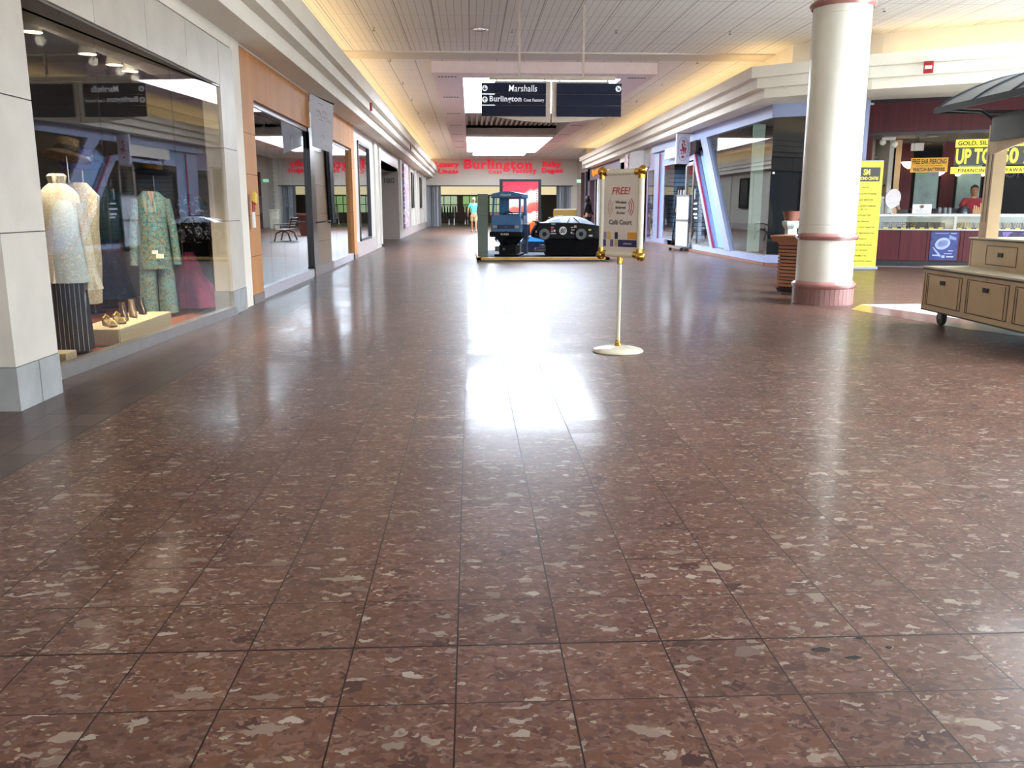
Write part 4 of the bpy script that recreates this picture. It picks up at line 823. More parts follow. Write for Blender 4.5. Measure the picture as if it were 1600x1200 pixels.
t = thing('exit_sign', 'small green exit sign right of the end entrance', 'sign', (7.05, 57, 2.95)); obj('plate', MB().box(-.18, .18, -.03, .03, -.1, .1), M('exit_green', '8fc9a2', .5, emit=.3), t)

# ------------------------------------------------------------------ PEOPLE
SKIN = M('skin', 'a87a60', .55)
def head(t, z, skin_m, hair, cap=None, yaw=0):
    h = MB(); q = RZ(math.degrees(yaw)) @ T(0, 0, z)
    h.loft([(-.14, .055, .06, 0, .02, 0), (-.1, .06, .075, 0, -.005, 0), (-.07, .068, .088, 0, -.008, 0), (-.02, .075, .097, 0, 0, 0), (.04, .077, .1, 0, .005, 0), (.09, .06, .08, 0, .01, 0), (.115, .02, .03, 0, .01, 0)], 20, 1, mat=q)
    h.prism([(-.1, .02), (-.125, -.025), (-.1, -.032)], -.013, .013, 'x', q)
    for s in (-1, 1): h.ball((s * .078, .01, -.01), .012, .02, .03, 10, q)
    hd = obj('head', h, skin_m, t, True)
    f = MB()
    for s in (-1, 1): f.ball((s * .03, -.096, .012), .011, .006, .006, 8, q)
    f.box(-.025, .025, -.102, -.09, -.062, -.055, q)
    obj('eyes_and_mouth', f, M('face_dark', '3a241c', .6), hd)
    if hair: obj('hair', MB().loft([(-.05, .08, .075, 0, .035, 0), (.02, .086, .1, 0, .02, 0), (.08, .078, .095, 0, .012, 0), (.125, .03, .04, 0, .01, 0)], 18, 1, mat=q), hair, t, True)
    if cap: obj('cap', MB().loft([(.04, .086, .108, 0, 0, 0), (.09, .078, .095, 0, .0, 0), (.125, .03, .04, 0, 0, 0)], 18, 1, mat=q).prism([(-.07, -.09), (.07, -.09), (.05, -.18), (-.05, -.18)], .045, .055, 'z', q), cap, t, True)
def hand(mb, p, s):
    x, y, z = p; mb.ball((x, y, z - .045), .02, .038, .05, 10)
    for k in range(4): yy = y - .026 + k * .017; L_ = (.06, .07, .066, .052)[k]; mb.tube([(x, yy, z - .08), (x - s * .006, yy, z - .08 - L_ * .6), (x - s * .016, yy, z - .08 - L_)], .0085, 6, .006)
    mb.tube([(x, y - .03, z - .03), (x - s * .01, y - .055, z - .065), (x - s * .012, y - .055, z - .09)], .0095, 6, .007)
def person(lab, loc, rz, shirt, shorts, shoe_m, skin_m=SKIN, hair=None, cap=None, stride=.12, long_trousers=False, sleeves='short', arms=None):
    t = thing('person', lab, 'person', loc, rz)
    A = arms or {1: [(.3, 0, 1.17), (.31, -.1, .93)], -1: [(-.3, .02, 1.17), (-.31, .06, .93)]}
    J = {'pelvis': (0, 0, .95, .13, .1), 'waist': (0, 0, 1.12, .125, .095), 'chest': (0, 0, 1.32, .15, .1), 'neck': (0, 0, 1.5, .055), 'neck2': (0, -.01, 1.58, .05)}
    B = [('pelvis', 'waist'), ('waist', 'chest'), ('chest', 'neck'), ('neck', 'neck2')]
    for s, n in ((1, 'l'), (-1, 'r')):
        f = -stride * s
        J['hip' + n] = (s * .09, 0, .88, .095); J['knee' + n] = (s * .1, f * .6 - .02, .5, .06); J['ank' + n] = (s * .1, f + (.06 if f > 0 else 0), .1, .04); J['toe' + n] = (s * .11, f - .13, .04, .035)
        J['sh' + n] = (s * .18, 0, 1.43, .06); J['el' + n] = (*A[s][0], .042); J['wr' + n] = (*A[s][1], .028)
        B += [('pelvis', 'hip' + n), ('hip' + n, 'knee' + n), ('knee' + n, 'ank' + n), ('ank' + n, 'toe' + n), ('chest', 'sh' + n), ('sh' + n, 'el' + n), ('el' + n, 'wr' + n)]
    mesh_obj('body', skin('body', J, B, 'pelvis'), skin_m, t, True)
    for s in (1, -1): hm = MB(); hand(hm, A[s][1], s); obj('hand', hm, skin_m, t, True)
    g = 1.16
    JS = {'a': (0, 0, .93, .17, .125), 'b': (0, 0, 1.12, .155, .12), 'c': (0, 0, 1.33, .17, .12), 'd': (0, 0, 1.47, .085)}; BS = [('a', 'b'), ('b', 'c'), ('c', 'd')]
    for s, n in ((1, 'l'), (-1, 'r')):
        e = Vector(J['el' + n][:3]); h_ = Vector(J['sh' + n][:3]); k = .7 if sleeves == 'short' else 1
        JS['s' + n] = (*h_, .085); JS['e' + n] = (*(h_ + (e - h_) * k), .07 if sleeves == 'short' else .06); BS += [('c', 's' + n), ('s' + n, 'e' + n)]
        if sleeves != 'short': JS['w' + n] = (*J['wr' + n][:3], .042); BS += [('e' + n, 'w' + n)]
    mesh_obj('shirt', skin('shirt', JS, BS, 'a'), shirt, t, True)
    JP = {'p': (0, 0, .95, .16, .12)}; BP = []
    for s, n in ((1, 'l'), (-1, 'r')):
        JP['h' + n] = (s * .095, 0, .82, .115); kx = Vector(J['knee' + n][:3]); JP['k' + n] = (*kx, .09 if not long_trousers else .08); BP += [('p', 'h' + n), ('h' + n, 'k' + n)]
        if long_trousers: JP['f' + n] = (*J['ank' + n][:3], .065); BP += [('k' + n, 'f' + n)]
    mesh_obj('trousers' if long_trousers else 'shorts', skin('shorts', JP, BP, 'p'), shorts, t, True)
    for n in 'lr':
        x, y, z = J['ank' + n][:3]; obj('shoe', MB().loft([(0, .05, .14, x, y - .06, 0), (.04, .052, .142, x, y - .06, 0), (.08, .042, .09, x, y - .02, 0), (.11, .036, .045, x, y, 0)], 16, 1), shoe_m, t, True)
    head(t, 1.66, skin_m, hair, cap)
    return t
p = person('person in white cap, pale blue striped polo shirt and khaki shorts walking towards us', (.18, 46.5, 0), R(3), stripes('blue_striped_polo', '35a9d6', '6fd0ee', 2, .09, .35, .8), M('khaki', 'a88f66', .8), M('shoe_grey', '55504c', .6), hair=M('grey_hair', '6d645c', .8), cap=M('white_cap', 'e8e6e2', .6), stride=.1)
p = person('person in dark clothes with dark curly hair standing by the dark purple shop', (5.3, 39.5, 0), R(60), M('dark_shirt', '17181d', .8), M('dark_trousers', '14151a', .8), BLACK, hair=M('black_hair', '0f0c0b', .7), long_trousers=True, sleeves='long', stride=.03)
obj('long_hair', MB().ball((0, .03, 1.63), .13, .12, .17), M('black_hair', '0f0c0b', .7), p, True)

# ------------------------------------------------------------------ RIGHT: shops along the corridor
PX_ = lambda s: 6.5 + .1 * s / 12     # wall line, s metres beyond the corner at y=19
def yb(mb, s0, s1, z0, z1, d0=0, d1=.12): return mb.box(PX_(s0) + d0, PX_(s0) + d1, 19 + s0, 19 + s1, z0, z1)
BP_ = BLUEP; BLUE2 = M('sky_blue_panel', '8fb0d8', .5)
m = MB(); yb(m, 0, 6.2, .0, .2); yb(m, 6.9, 7.0, .0, .2); yb(m, 6.2, 6.95, 0, .2); yb(m, 10.6, 12.6, 0, .2); yb(m, 0, 12.6, 3.15, 3.42, -.02); yb(m, 11.8, 12.6, .0, 3.2); yb(m, 10.9, 11.2, .2, 2.75); yb(m, 6.75, 11.1, 2.64, 2.78)
m.prism([(24.9, 3.15), (24.3, 3.15), (21.6, .2), (22.1, .2)], 6.48, 6.62, 'x').prism([(25.85, 2.78), (25.45, 2.78), (23.1, .2), (23.5, .2)], 6.5, 6.62, 'x')
struct('wall_blue_shop', m, BP_)
struct('wall_blue_shop_recess', MB().prism([(25.45, 2.85), (24.9, 2.85), (22.1, .2), (23.1, .2)], 6.62, 6.75, 'x').box(6.62, 6.7, 29.9, 30.8, .2, 3.15).box(6.62, 6.7, 28.6, 29.9, 2.78, 3.15), BLUE2)
struct('trim_21', MB().prism([(25.5, 2.8), (25.42, 2.8), (23.06, .2), (23.14, .2)], 6.46, 6.5, 'x').box(6.56, 6.6, 30.62, 30.68, .2, 3.1), M('raspberry_line', 'a52a54', .4))
struct('baseboard_right', MB().box(6.46, 6.52, 18.98, 31.6, 0, .07), M('brown_base_tile', '8a5f52', .4))
D_ = Vector((math.cos(R(-30)), math.sin(R(-30)))); q = T(6.5, 18.97, 0) @ RZ(-30)
struct('wall_blue_shop_side', MB().box(-.02, 1.9, 0, .12, .07, .24, q).box(-.02, 1.9, 0, .12, 3.15, 3.42, q).box(1.8, 1.9, 0, .12, .24, 3.15, q), BP_)
struct('baseboard_side', MB().box(-.02, 1.9, -.03, .0, 0, .07, q), M('brown_base_tile', '8a5f52', .4))
wf = struct('window_12', MB().box(.0, 1.8, .04, .07, .24, .27, q), BLACK); obj('glass_pane', MB().box(.0, 1.8, .05, .062, .27, 3.15, q), glass('smoked_glass', '30343a', .9, .05, dark=.8), wf)
wf = struct('window_13', MB().box(6.54, 6.6, 19.0, 24.9, .2, .23), ALU); g = MB()
g.prism([(19.02, .23), (20.5, .23), (20.5, 3.15), (19.02, 3.15)], 6.55, 6.56, 'x').prism([(20.51, .23), (21.7, .23), (23.0, 1.65), (23.0, 3.15), (20.51, 3.15)], 6.55, 6.56, 'x').prism([(23.01, 1.66), (24.3, 3.13), (23.01, 3.13)], 6.55, 6.56, 'x'); obj('glass_pane', g, PANE, wf)
obj('green_glass_fin', MB().box(6.56, 6.85, 20.5, 20.52, .23, 3.15), M('pale_green_fin', 'b9d8cc', .1, emit=.05), wf)
wf = struct('window_14', MB().box(6.55, 6.6, 23.5, 25.85, .2, .23), ALU); obj('glass_pane', MB().prism([(23.55, .23), (25.8, .23), (25.8, 2.6), (25.6, 2.6)], 6.55, 6.56, 'x'), PANE, wf)
obj('lettering', MB().box(6.545, 6.549, 25.2, 25.6, 1.05, 1.1).box(6.545, 6.549, 25.2, 25.65, 1.2, 1.25).box(6.545, 6.549, 25.25, 25.6, 1.35, 1.4).box(6.545, 6.549, 25.15, 25.5, .95, 1.0).box(6.545, 6.549, 25.5, 25.55, 1.5, 1.8), M('vinyl_white', 'd8dce4', .6), wf)
wf = struct('window_15', MB().box(6.6, 6.66, 28.5, 30.0, .2, .24), BP_); obj('glass_pane', MB().box(6.6, 6.61, 28.5, 30.0, .24, 2.64), PANE, wf)
# shop interior: blue slat wall, dark doorway, framed picture inside
struct('wall_blue_interior', MB().box(9.4, 9.5, 19.6, 31.6, 0, 3.4).box(6.62, 9.4, 31.5, 31.6, 0, 3.4).box(6.7, 9.4, 19, 31.6, 3.42, 3.5), M('pale_grey_interior', 'a9a69f', .8))
struct('wall_blue_end', MB().box(8.15, 8.25, 19.7, 21, 0, 3.4), M('pale_grey_interior', 'a9a69f', .8))
struct('wall_blue_partition', MB().box(7.0, 9.4, 25.9, 26.0, 0, 2.9), M('dark_shop_partition', '3c3a3a', .8))
t = thing('slat_wall_panel', 'sky blue slat wall panel inside the blue shop entrance', 'panel', (8.0, 30.2, 0)); obj('panel', MB().box(-1.3, 1.2, 0, .06, .2, 2.6), BLUE2, t)
m = MB()
for k in range(16): m.box(-1.3, 1.2, -.01, .0, .3 + k * .15, .32 + k * .15)
obj('groove', m, M('navy_groove', '1c2c48', .6), t)
t = thing('framed_picture', 'large dark framed picture inside the glass corner of the blue shop', 'picture', (9.35, 24.3, 1.75)); obj('frame', MB().box(-.06, .03, -.9, .9, -.85, .85, bev=.02), BLACK, t); obj('picture', MB().box(-.07, -.06, -.8, .8, -.75, .75), blotch('dark_blue_photo', ['1d2630', '2e3c50', '40343a', '242c38'], 3, .3), t)
t = thing('entrance_door', 'steel edged glass door standing ajar in the blue shop entrance', 'door', (6.62, 26.05, 0)); obj('frame', MB().box(0, .08, 0, .1, .03, 2.6).box(0, .08, .85, 1.0, .03, 2.6).box(0, .08, 0, 1, 2.5, 2.6).box(0, .08, 0, 1, .03, .15), ALU, t); obj('glass', MB().box(.03, .04, .1, .85, .15, 2.5), CLEAR, t)
t = thing('shop_blade_sign', 'white square hanging sign with red emblem in front of the blue shop', 'sign', (6.16, 25.6, 2.5), R(12)); obj('bracket', MB().tube([(-.2, 0, .86), (.45, -.07, .86)], .02, 6), ALU, t); obj('board', MB().box(-.22, .2, -.03, .03, .0, .84, bev=.01), M('board_white', 'd6d3de', .5), t)
m = MB(); random.seed(5)
for k in range(40): a = random.uniform(0, 2 * math.pi); r_ = random.uniform(0, .19) ; m.box(-.01 + r_ * math.cos(a) * .5 - .015, -.01 + r_ * math.cos(a) * .5 + .015, -.036, -.031, .42 + r_ * 1.3 * math.sin(a) - .025, .42 + r_ * 1.3 * math.sin(a) + .025)
obj('emblem', m, M('emblem_red', 'b23a4c', .5), t); m = MB().tube([(-.01 + .16 * math.cos(R(a)), -.034, .42 + .33 * math.sin(R(a))) for a in range(0, 361, 12)], .006, 6); obj('emblem_ring', m, M('emblem_grey', '8d8f9c', .5), t)
t = thing('shop_name_board', 'cream name board behind the hanging square sign', 'sign', (6.5, 26, 0)); obj('board', MB().box(-.12, -.03, -.1, 3.0, 2.8, 3.13, bev=.01), M('board_cream', 'd8cfc8', .5, emit=.05), t); obj('end_panel', MB().box(-.13, -.03, -1.0, -.2, 2.8, 3.13, bev=.02), M('end_dark_red', '2a1718', .4), t)
t = thing('easel_display', 'black easel holding a framed notice in the blue shop entrance', 'easel', (6.75, 28.1, 0), R(-60)); obj('frame', MB().box(-.3, .3, -.03, .03, 0, .95, mat=T(0, 0, 1.0) @ RX(-8)), BLACK, t); obj('notice', MB().box(-.2, .2, -.04, -.03, .12, .82, mat=T(0, 0, 1.0) @ RX(-8)), M('notice_pale', 'b5b0b4', .6), t); obj('leg', MB().tube([(-.25, -.1, 0), (-.05, .0, 1.9)], .02, 6).tube([(.25, -.1, 0), (.05, 0, 1.9)], .02, 6).tube([(0, .5, 0), (0, .05, 1.6)], .02, 6), BLACK, t)
t = thing('rolling_whiteboard', 'narrow white board stand on black castors outside the blue shop', 'board stand', (6.3, 25.9, 0), R(-64)); obj('board', MB().box(-.28, .28, -.02, .02, .9, 1.6), M('board_white2', 'c4c6d0', .5), t); obj('lower_board', MB().box(-.26, .26, -.02, .02, .14, .86), M('board_white2', 'c4c6d0', .5), t); obj('rail', MB().box(-.29, .29, -.03, .03, .86, .92).box(-.29, .29, -.03, .03, 1.58, 1.63).box(-.29, -.26, -.02, .02, .1, 1.6).box(.26, .29, -.02, .02, .1, 1.6), ALU, t)
obj('foot', MB().box(-.3, .3, -.25, .25, .09, .12), M('foot_grey', '70737c', .4), t)
for x in (-.25, .25):
    for y in (-.22, .22): obj('castor', MB().lathe([(.001, -.02), (.045, -.02), (.045, .02), (.001, .02)], mat=T(x, y, .045) @ RX(90)), BLACK, t)
# farther shops on the right
struct('wall_white_curve', MB().prism([(6.45, 32.9), (6.3, 34.5), (6.4, 36.5), (6.7, 38.3), (7.4, 38.3), (7.4, 32.6), (6.6, 32.6)], 2.75, 3.42, 'z'), M('white_curved_fascia', 'c4c0bd', .6))
t = thing('fascia_poster', 'red and white poster on the curved white fascia', 'poster', (6.368, 35.9, 2.75)); obj('sheet', MB().prism([(-.03, -.35), (-.03, .62), (.0, .62), (.0, -.35)], -.6, .6, 'y', mat=RZ(-2.86)), blotch('red_white_poster', ['d9cfd0', 'b5323c', 'c9b4b4', 'a33a42'], 2.6, .5), t)
struct('wall_lilac_shop', MB().box(6.62, 6.9, 31.6, 32.9, 2.6, 3.2).box(6.62, 6.8, 31.55, 31.65, 0, 3.4).box(6.62, 6.8, 32.8, 33.0, 0, 3.4), M('lilac_panel', '9f8cb8', .5)); struct('trim_22', MB().box(6.6, 6.8, 31.6, 39, 3.2, 3.42), WHITE)
wf = struct('window_16', MB().box(6.62, 6.7, 31.7, 32.8, 0, .14), BP_); obj('glass_pane', MB().box(6.63, 6.64, 31.7, 32.8, .14, 2.6), PANE, wf); obj('window_poster', MB().box(6.66, 6.67, 31.8, 32.7, .3, 1.2), blotch('floral_window_poster', ['d8c4cc', '3a3038', 'c9a9b4', '54464c'], 5, .5), wf)
m = MB().box(6.72, 7.0, 39.2, 50.5, 2.75, 3.42).box(6.72, 7.0, 39.2, 39.5, 0, 3.4).box(6.72, 7.0, 49.6, 50.5, 0, 3.4); struct('wall_purple_shop', m, M('dark_purple_fascia', '46303e', .45, var=.15, scale=2))
struct('trim_23', MB().box(6.7, 6.95, 43.2, 43.6, 0, 2.75).box(6.7, 6.95, 46.2, 46.5, 0, 2.75), M('white_post', 'cfcfd4', .4)); struct('trim_24', MB().box(6.65, 6.8, 50.8, 51.4, 0, 3.3), M('dark_navy_post', '1d1c30', .4))
struct('wall_purple_interior', MB().box(8.5, 8.6, 31.7, 55, 0, 3.4).box(6.9, 8.5, 38.9, 39, 0, 3.4).box(6.9, 8.6, 54.9, 55, 0, 3.4), M('dark_red_interior', '4a2a28', .7, var=.4, scale=1.5))
struct('wall_right_end', MB().box(7.3, 7.5, 51.4, LAST, 0, CZ).box(6.5, 7.5, 49.52, 51.4, 3.45, CZ), M('beige_end_wall', 'a39a8e', .6))
tag(text('shop_lettering', 'Sports Collectors', emis('orange_neon_face', 'ff9a2a', .24), None, (6.66, 46, 3.1), 4.2, .36, rot=(R(90), 0, R(-90)), off=.04, ext=.03), 'orange lit lettering on the dark purple fascia at the right', 'shop sign')
for y, lab in ((44.6, 'red poster in the window nearest us of the purple shop'), (41.2, 'red poster low beside the white post of the purple shop')):
    t = thing('window_poster', lab, 'poster', (6.8, y, 1.7)); obj('sheet', MB().box(0, .02, -.5, .5, 0, .9), M('poster_red', 'a8333c', .5, var=.3, scale=6), t)
t = thing('litter_post', 'cream square litter pillar at the far right of the corridor', 'pillar', (6.2, 55, 0)); obj('post', MB().box(-.25, .25, -.25, .25, 0, 1.1, bev=.03), CREAM, t); obj('cap', MB().box(-.3, .3, -.3, .3, 1.1, 1.16, bev=.02), CREAM, t)

# ------------------------------------------------------------------ RIGHT: column, litter bin, yellow banner
ROSE = M('rose_glazed_ring', '9c6a64', .15, coat=.6, var=.06); CX, CY = 4.71, 11.4
t = thing('column', 'thick round cream column with rose coloured rings beside the slatted bin', 'column', (CX, CY, 0))
obj('shaft', MB().lathe([(.36, .3), (.36, 1.02), (.356, 1.024), (.356, 1.036), (.36, 1.04), (.355, 3.6), (.35, 3.604), (.35, 3.616), (.355, 3.62), (.355, CZ + .1)], n=64), M('column_cream', 'd8d3c4', .32, var=.02, coat=.3), t, True)
def ring(z, r, h=.05): return MB().lathe([(.35, z - h), (r - .02, z - h), (r, z - h * .5), (r + .008, z), (r, z + h * .5), (r - .03, z + h), (.35, z + h)], n=64)
obj('lower_ring', ring(.255, .405), ROSE, t, True); obj('middle_ring', ring(.885, .395, .045), ROSE, t, True); obj('upper_ring', ring(3.75, .395, .045), ROSE, t, True)
m = MB()
for k in range(40):
    a0, a1 = 2 * math.pi * k / 40 + .006, 2 * math.pi * (k + 1) / 40 - .006
    m.prism([(.37 * math.cos(a0), .37 * math.sin(a0)), (.39 * math.cos(a0), .39 * math.sin(a0)), (.39 * math.cos(a1), .39 * math.sin(a1)), (.37 * math.cos(a1), .37 * math.sin(a1))], 0, .21, 'z')
m.lathe([(.379, 0), (.379, .21)], n=40); obj('tile_base', m, M('rose_base_tile', '8a6660', .35, var=.12), t)
t = thing('litter_bin', 'square wooden slatted litter bin with flared top tucked behind the column', 'bin', (4.78, 12.62, 0), R(38)); BW = M('bin_wood', 'a87558', .4, var=.18, scale=6, stretch=(.3, .3, 3))
obj('liner', MB().box(-.165, .165, -.165, .165, .09, .78), M('bin_liner', '1e1512', .7), t)
for k in range(13): obj('slat', MB().box(-.185 - .0012 * (12 - k) * 0, .185, -.185, .185, .115 + k * .05, .152 + k * .05, bev=.004), BW, t)
obj('top', MB().prism([(-.2, .765), (.2, .765), (.275, .835), (.275, .86), (-.275, .86), (-.275, .835)], -.275, .275, 'y').box(-.2, .2, -.2, .2, .74, .78), BW, t); obj('base', MB().prism([(-.13, .03), (.13, .03), (.2, .1), (-.2, .1)], -.19, .19, 'y').box(-.13, .13, -.13, .13, 0, .05), M('bin_metal', '77706c', .3, metal=.6), t)
t = thing('planter', 'white urn pedestal with brown pot behind the slatted bin', 'planter', (5.15, 13.9, 0)); obj('pedestal', MB().lathe([(.13, 0), (.13, .05), (.1, .08), (.1, .92), (.14, .97), (.15, 1.0), (.15, 1.04), (.12, 1.05)], n=8), M('pedestal_white', 'bcc4bc', .5), t); obj('pot', MB().lathe([(.1, 1.05), (.14, 1.2), (.13, 1.2), (.001, 1.18)], n=20), M('pot_brown', '7a4a3a', .5), t, True)
YEL = M('banner_yellow', 'd3c822', .5); INK = M('banner_ink', '35320f', .6); BLK = M('banner_black', '1c1c1a', .5)
t = thing('roll_up_banner', 'tall yellow roll up banner listing jewellery services, right of the column', 'banner', (8.06, 17.72, 0), R(-6))
obj('cassette', MB().box(-.34, .34, -.1, .1, .0, .06, bev=.012), M('cassette_grey', '7c7f86', .35), t); obj('sheet', MB().box(-.325, .325, -.004, .004, .06, 2.19), YEL, t); obj('top_rail', MB().box(-.33, .33, -.012, .012, 2.18, 2.2), M('cassette_grey', '7c7f86', .35), t); obj('heading_block', MB().box(-.27, .27, -.006, -.004, 1.78, 2.06), BLK, t); obj('support_pole', MB().tube([(0, .03, .05), (0, .03, 2.18)], .008), ALU, t)
LTY = M('lettering_yellow', 'e3d84a', .5)
text('lettering', 'SM', LTY, t, (0, -.008, 1.965), .13, .12, off=.03, ext=.002); text('lettering', 'DIAMOND·CENTRE', LTY, t, (0, -.008, 1.84), .48, .065, off=.02, ext=.002)
for z, s, w_ in ((1.66, 'WE DO', .14), (1.53, 'JEWELRY & WATCH REPAIR', .46), (1.41, 'ROLEX SERVICES', .34), (1.29, 'LOOSE & CERTIFIED DIAMONDS', .48), (1.225, 'GIA · EGL', .16), (1.10, 'WATCH BATTERY', .32), (.98, 'EAR PIERCING', .26), (.86, 'INSTANT CHECK FINANCING', .5), (.74, 'INTEREST FREE FINANCING', .5), (.62, 'LAYAWAYS', .2), (.5, 'GOLD & STERLING SILVER', .44), (.39, 'BODY JEWELRY', .3), (.28, 'THOMSETTEN', .24), (.17, 'CUSTOM WEDDING BANDS', .48)):
    text('lettering', s, INK, t, (0, -.006, z), w_, .036, off=.015, ext=.0015)

# ------------------------------------------------------------------ RIGHT: jewellery shop
Q = T(8.9, 18.9, 0) @ RZ(-25); JR = R(-25)
def J(x, y, z=0): v = Q @ Vector((x, y, z)); return tuple(v)
struct('wall_jewellery_header', MB().box(-1.0, 9, 0, .3, 2.83, 3.5, Q).box(-1.0, -.2, 0, .28, 0, 2.83, Q), MAHO)
struct('trim_25', MB().box(-1.01, 9, -.03, .3, 3.46, 3.53, Q).box(-1.01, 9, -.02, .3, 2.78, 2.84, Q).box(-.42, -.3, -.01, .1, 0, 2.8, Q), M('black_fascia_trim', '1a1518', .3))
struct('trim_26', MB().box(-.6, 9, -.35, .0, 0, .004, Q), M('grey_granite_strip', '7c7b78', .3, var=.35, scale=120))
struct('wall_jewellery_inside', MB().box(-.2, 9, 5.0, 5.1, 0, 3, Q).box(8.9, 9, .3, 5, 0, 3, Q), M('dark_slate_wall', '2a2b30', .6))
struct('wall_jewellery_left', MB().box(-.25, -.2, .3, 1.5, 0, 3, Q).box(-.25, .15, 1.5, 5.0, 0, 3, Q), M('cream_shop_wall', 'cdbfa9', .7))
struct('wall_jewellery_ceiling', MB().box(-.25, 9, .3, 5.1, 2.8, 2.9, Q), M('shop_ceiling', 'a9a199', .7)); struct('wall_jewellery_floor', MB().box(-.2, 9, .0, 5, .002, .02, Q), M('shop_carpet', '3c3236', .9))
t = thing('pilaster_panel', 'cream edged mahogany pillar on the left inside the jewellery shop', 'pillar', J(.42, 1.45), JR); obj('pillar', MB().box(0, .26, 0, .3, 0, 2.7), MAHO, t); obj('cream_edge', MB().box(-.12, 0, -.02, .2, 0, 2.78), M('cream_edge_paint', 'dcb98e', .6), t)
for k, (x, y) in enumerate(((1.35, 2.6), (2.35, 3.4))): tag(obj('shop_pillar', MB().box(0, .3, 0, .3, .0, 2.75, T(*J(x, y)) @ RZ(-25)), MAHO), 'mahogany pillar between glass cases, %s along the shop interior' % ('first', 'second')[k], 'pillar')
for k, (x, y, w_) in enumerate(((.78, 2.2, .5), (1.75, 3.1, .5))):
    t = thing('wall_display_case', 'pale green glazed wall case inside the jewellery shop, %s from the left' % ('first', 'second')[k], 'display case', J(x, y), JR); obj('case', MB().box(0, w_, 0, .3, .9, 2.35), M('pale_green_case', '87a3a0', .3, var=.25, scale=3), t); obj('case_frame', MB().box(-.03, w_ + .03, -.02, .02, 2.35, 2.4).box(-.03, w_ + .03, 0, .3, 0, .9), M('case_dark', '2c2224', .5), t)
# the counter
t = thing('display_counter', 'long mahogany jewellery counter with lit glass top case', 'counter', J(0, 0), JR)
obj('kick', MB().box(0, 8.5, .04, .6, 0.004, .13), M('kick_black', '17181c', .4), t); m = MB(); xs = [0, .5, 1.04, 1.1, 1.68, 1.75, 2.3, 2.9, 3.5, 4.1, 4.7, 5.3, 5.9, 6.5, 7.1, 7.7, 8.5]
for a, b in zip(xs, xs[1:]): m.box(a + .004, b - .004, 0, .6, .13, .78)
obj('front_panel', m, MAHO, t); obj('case_frame', MB().box(-.01, 8.5, -.01, .62, .78, .81).box(-.01, 8.5, -.01, .02, 1.1, 1.13).box(-.01, 8.5, .6, .62, 1.1, 1.13).box(-.01, .015, -.01, .02, .8, 1.12).box(1.53, 1.58, -.012, .02, .8, 1.12).box(3.1, 3.14, -.01, .02, .8, 1.12).box(-.01, .02, .59, .62, .8, 1.12).box(0, 8.5, .59, .6, .8, 1.12), M('case_aluminium', 'a9a9a6', .35, metal=.3), t)
obj('glass_front', MB().box(0, 8.5, -.004, .0, .81, 1.1), CLEAR, t); obj('glass_top', MB().box(0, 8.5, .0, .6, 1.118, 1.126), CLEAR, t); obj('case_light', MB().tube([(.05, .04, 1.09), (3.05, .04, 1.09)], .01, 8).tube([(3.2, .04, 1.09), (8.4, .04, 1.09)], .01, 8), emis('case_tube', 'fff6e4', .9), t)
# trays of jewellery
def tray(kind, x, lab):
    t = thing('jewellery_tray', lab, 'tray', J(x, .12, .812), JR, 'jewellery trays in the counter case'); K = RX(22)
    obj('tray', MB().box(-.085, .085, 0, .3, 0, .02, K), M('tray_black', '1d1c1e', .5), t); obj('price_strip', MB().box(-.05, .045, -.006, .012, .0, .026), M('label_yellow', 'd9c437', .5, emit=.1), t)
    m = MB(); random.seed(int(x * 100))
    if kind == 'mixed':
        for k in range(46): px, py = random.uniform(-.075, .075), random.uniform(.04, .28); m.box(px - .006, px + .006, py - .006, py + .006, .02, .03 + random.random() * .012, K)
    elif kind == 'rows':
        for k in range(5): m.box(-.07 + k * .03, -.055 + k * .03, .03, .28, .02, .032, K)
    else:
        for k in range(8): m.box(-.07, .07, .04 + k * .03, .046 + k * .03, .02, .024, K)
    obj('jewellery', m, {'mixed': M('mixed_gold', 'b39a6c', .3, metal=.5, var=.5, scale=60), 'rows': M('tan_rows', 'c0a888', .5), 'dark': M('dark_rows', '5a5348', .4)}[kind], t)
kinds = ['mixed', 'mixed', 'mixed', 'mixed', 'dark', 'dark', 'dark', None, 'mixed', 'rows', 'rows', 'rows', 'rows', 'rows', 'rows', 'rows']
ordn = ['first', 'second', 'third', 'fourth', 'fifth', 'sixth', 'seventh', '', 'first', 'second', 'third', 'fourth', 'fifth', 'sixth', 'seventh', 'eighth']
for k, kd in enumerate(kinds):
    if kd: tray(kd, .2 + k * .182, {'mixed': 'black tray of mixed glittering pieces', 'rows': 'black tray with tan rows', 'dark': 'plain dark tray of chains'}[kd] + ', %s in the %s half of the counter case' % (ordn[k], 'left' if k < 7 else 'right'))
t = thing('watch_poster', 'blue poster of a large silver watch on the counter front', 'poster', J(1.11, 0), JR); obj('sheet', MB().box(0, .53, -.008, -.0005, .15, .75), blotch('blue_poster_ground', ['1c2450', '2f3b78', '222b5c', '4a5690'], 2.5, .4, False), t); PW = M('poster_silver', '98a4d0', .4); PD = M('poster_navy', '2a3466', .4)
m = MB().lathe([(.125, 0), (.15, 0), (.15, .003), (.125, .003)], sy=.8, n=40, mat=T(.24, -.009, .5) @ RY(-25) @ RX(90)).lathe([(.085, 0), (.095, 0), (.095, .003), (.085, .003)], sy=.8, n=32, mat=T(.24, -.009, .5) @ RY(-25) @ RX(90)).lathe([(.001, 0), (.02, 0), (.02, .003), (.001, .003)], mat=T(.27, -.009, .5) @ RX(90))
for k in range(12): a = R(30 * k); m.box(.24 + .108 * math.cos(a) - .006, .24 + .108 * math.cos(a) + .006, -.012, -.009, .5 + .088 * math.sin(a) - .006, .5 + .088 * math.sin(a) + .006)
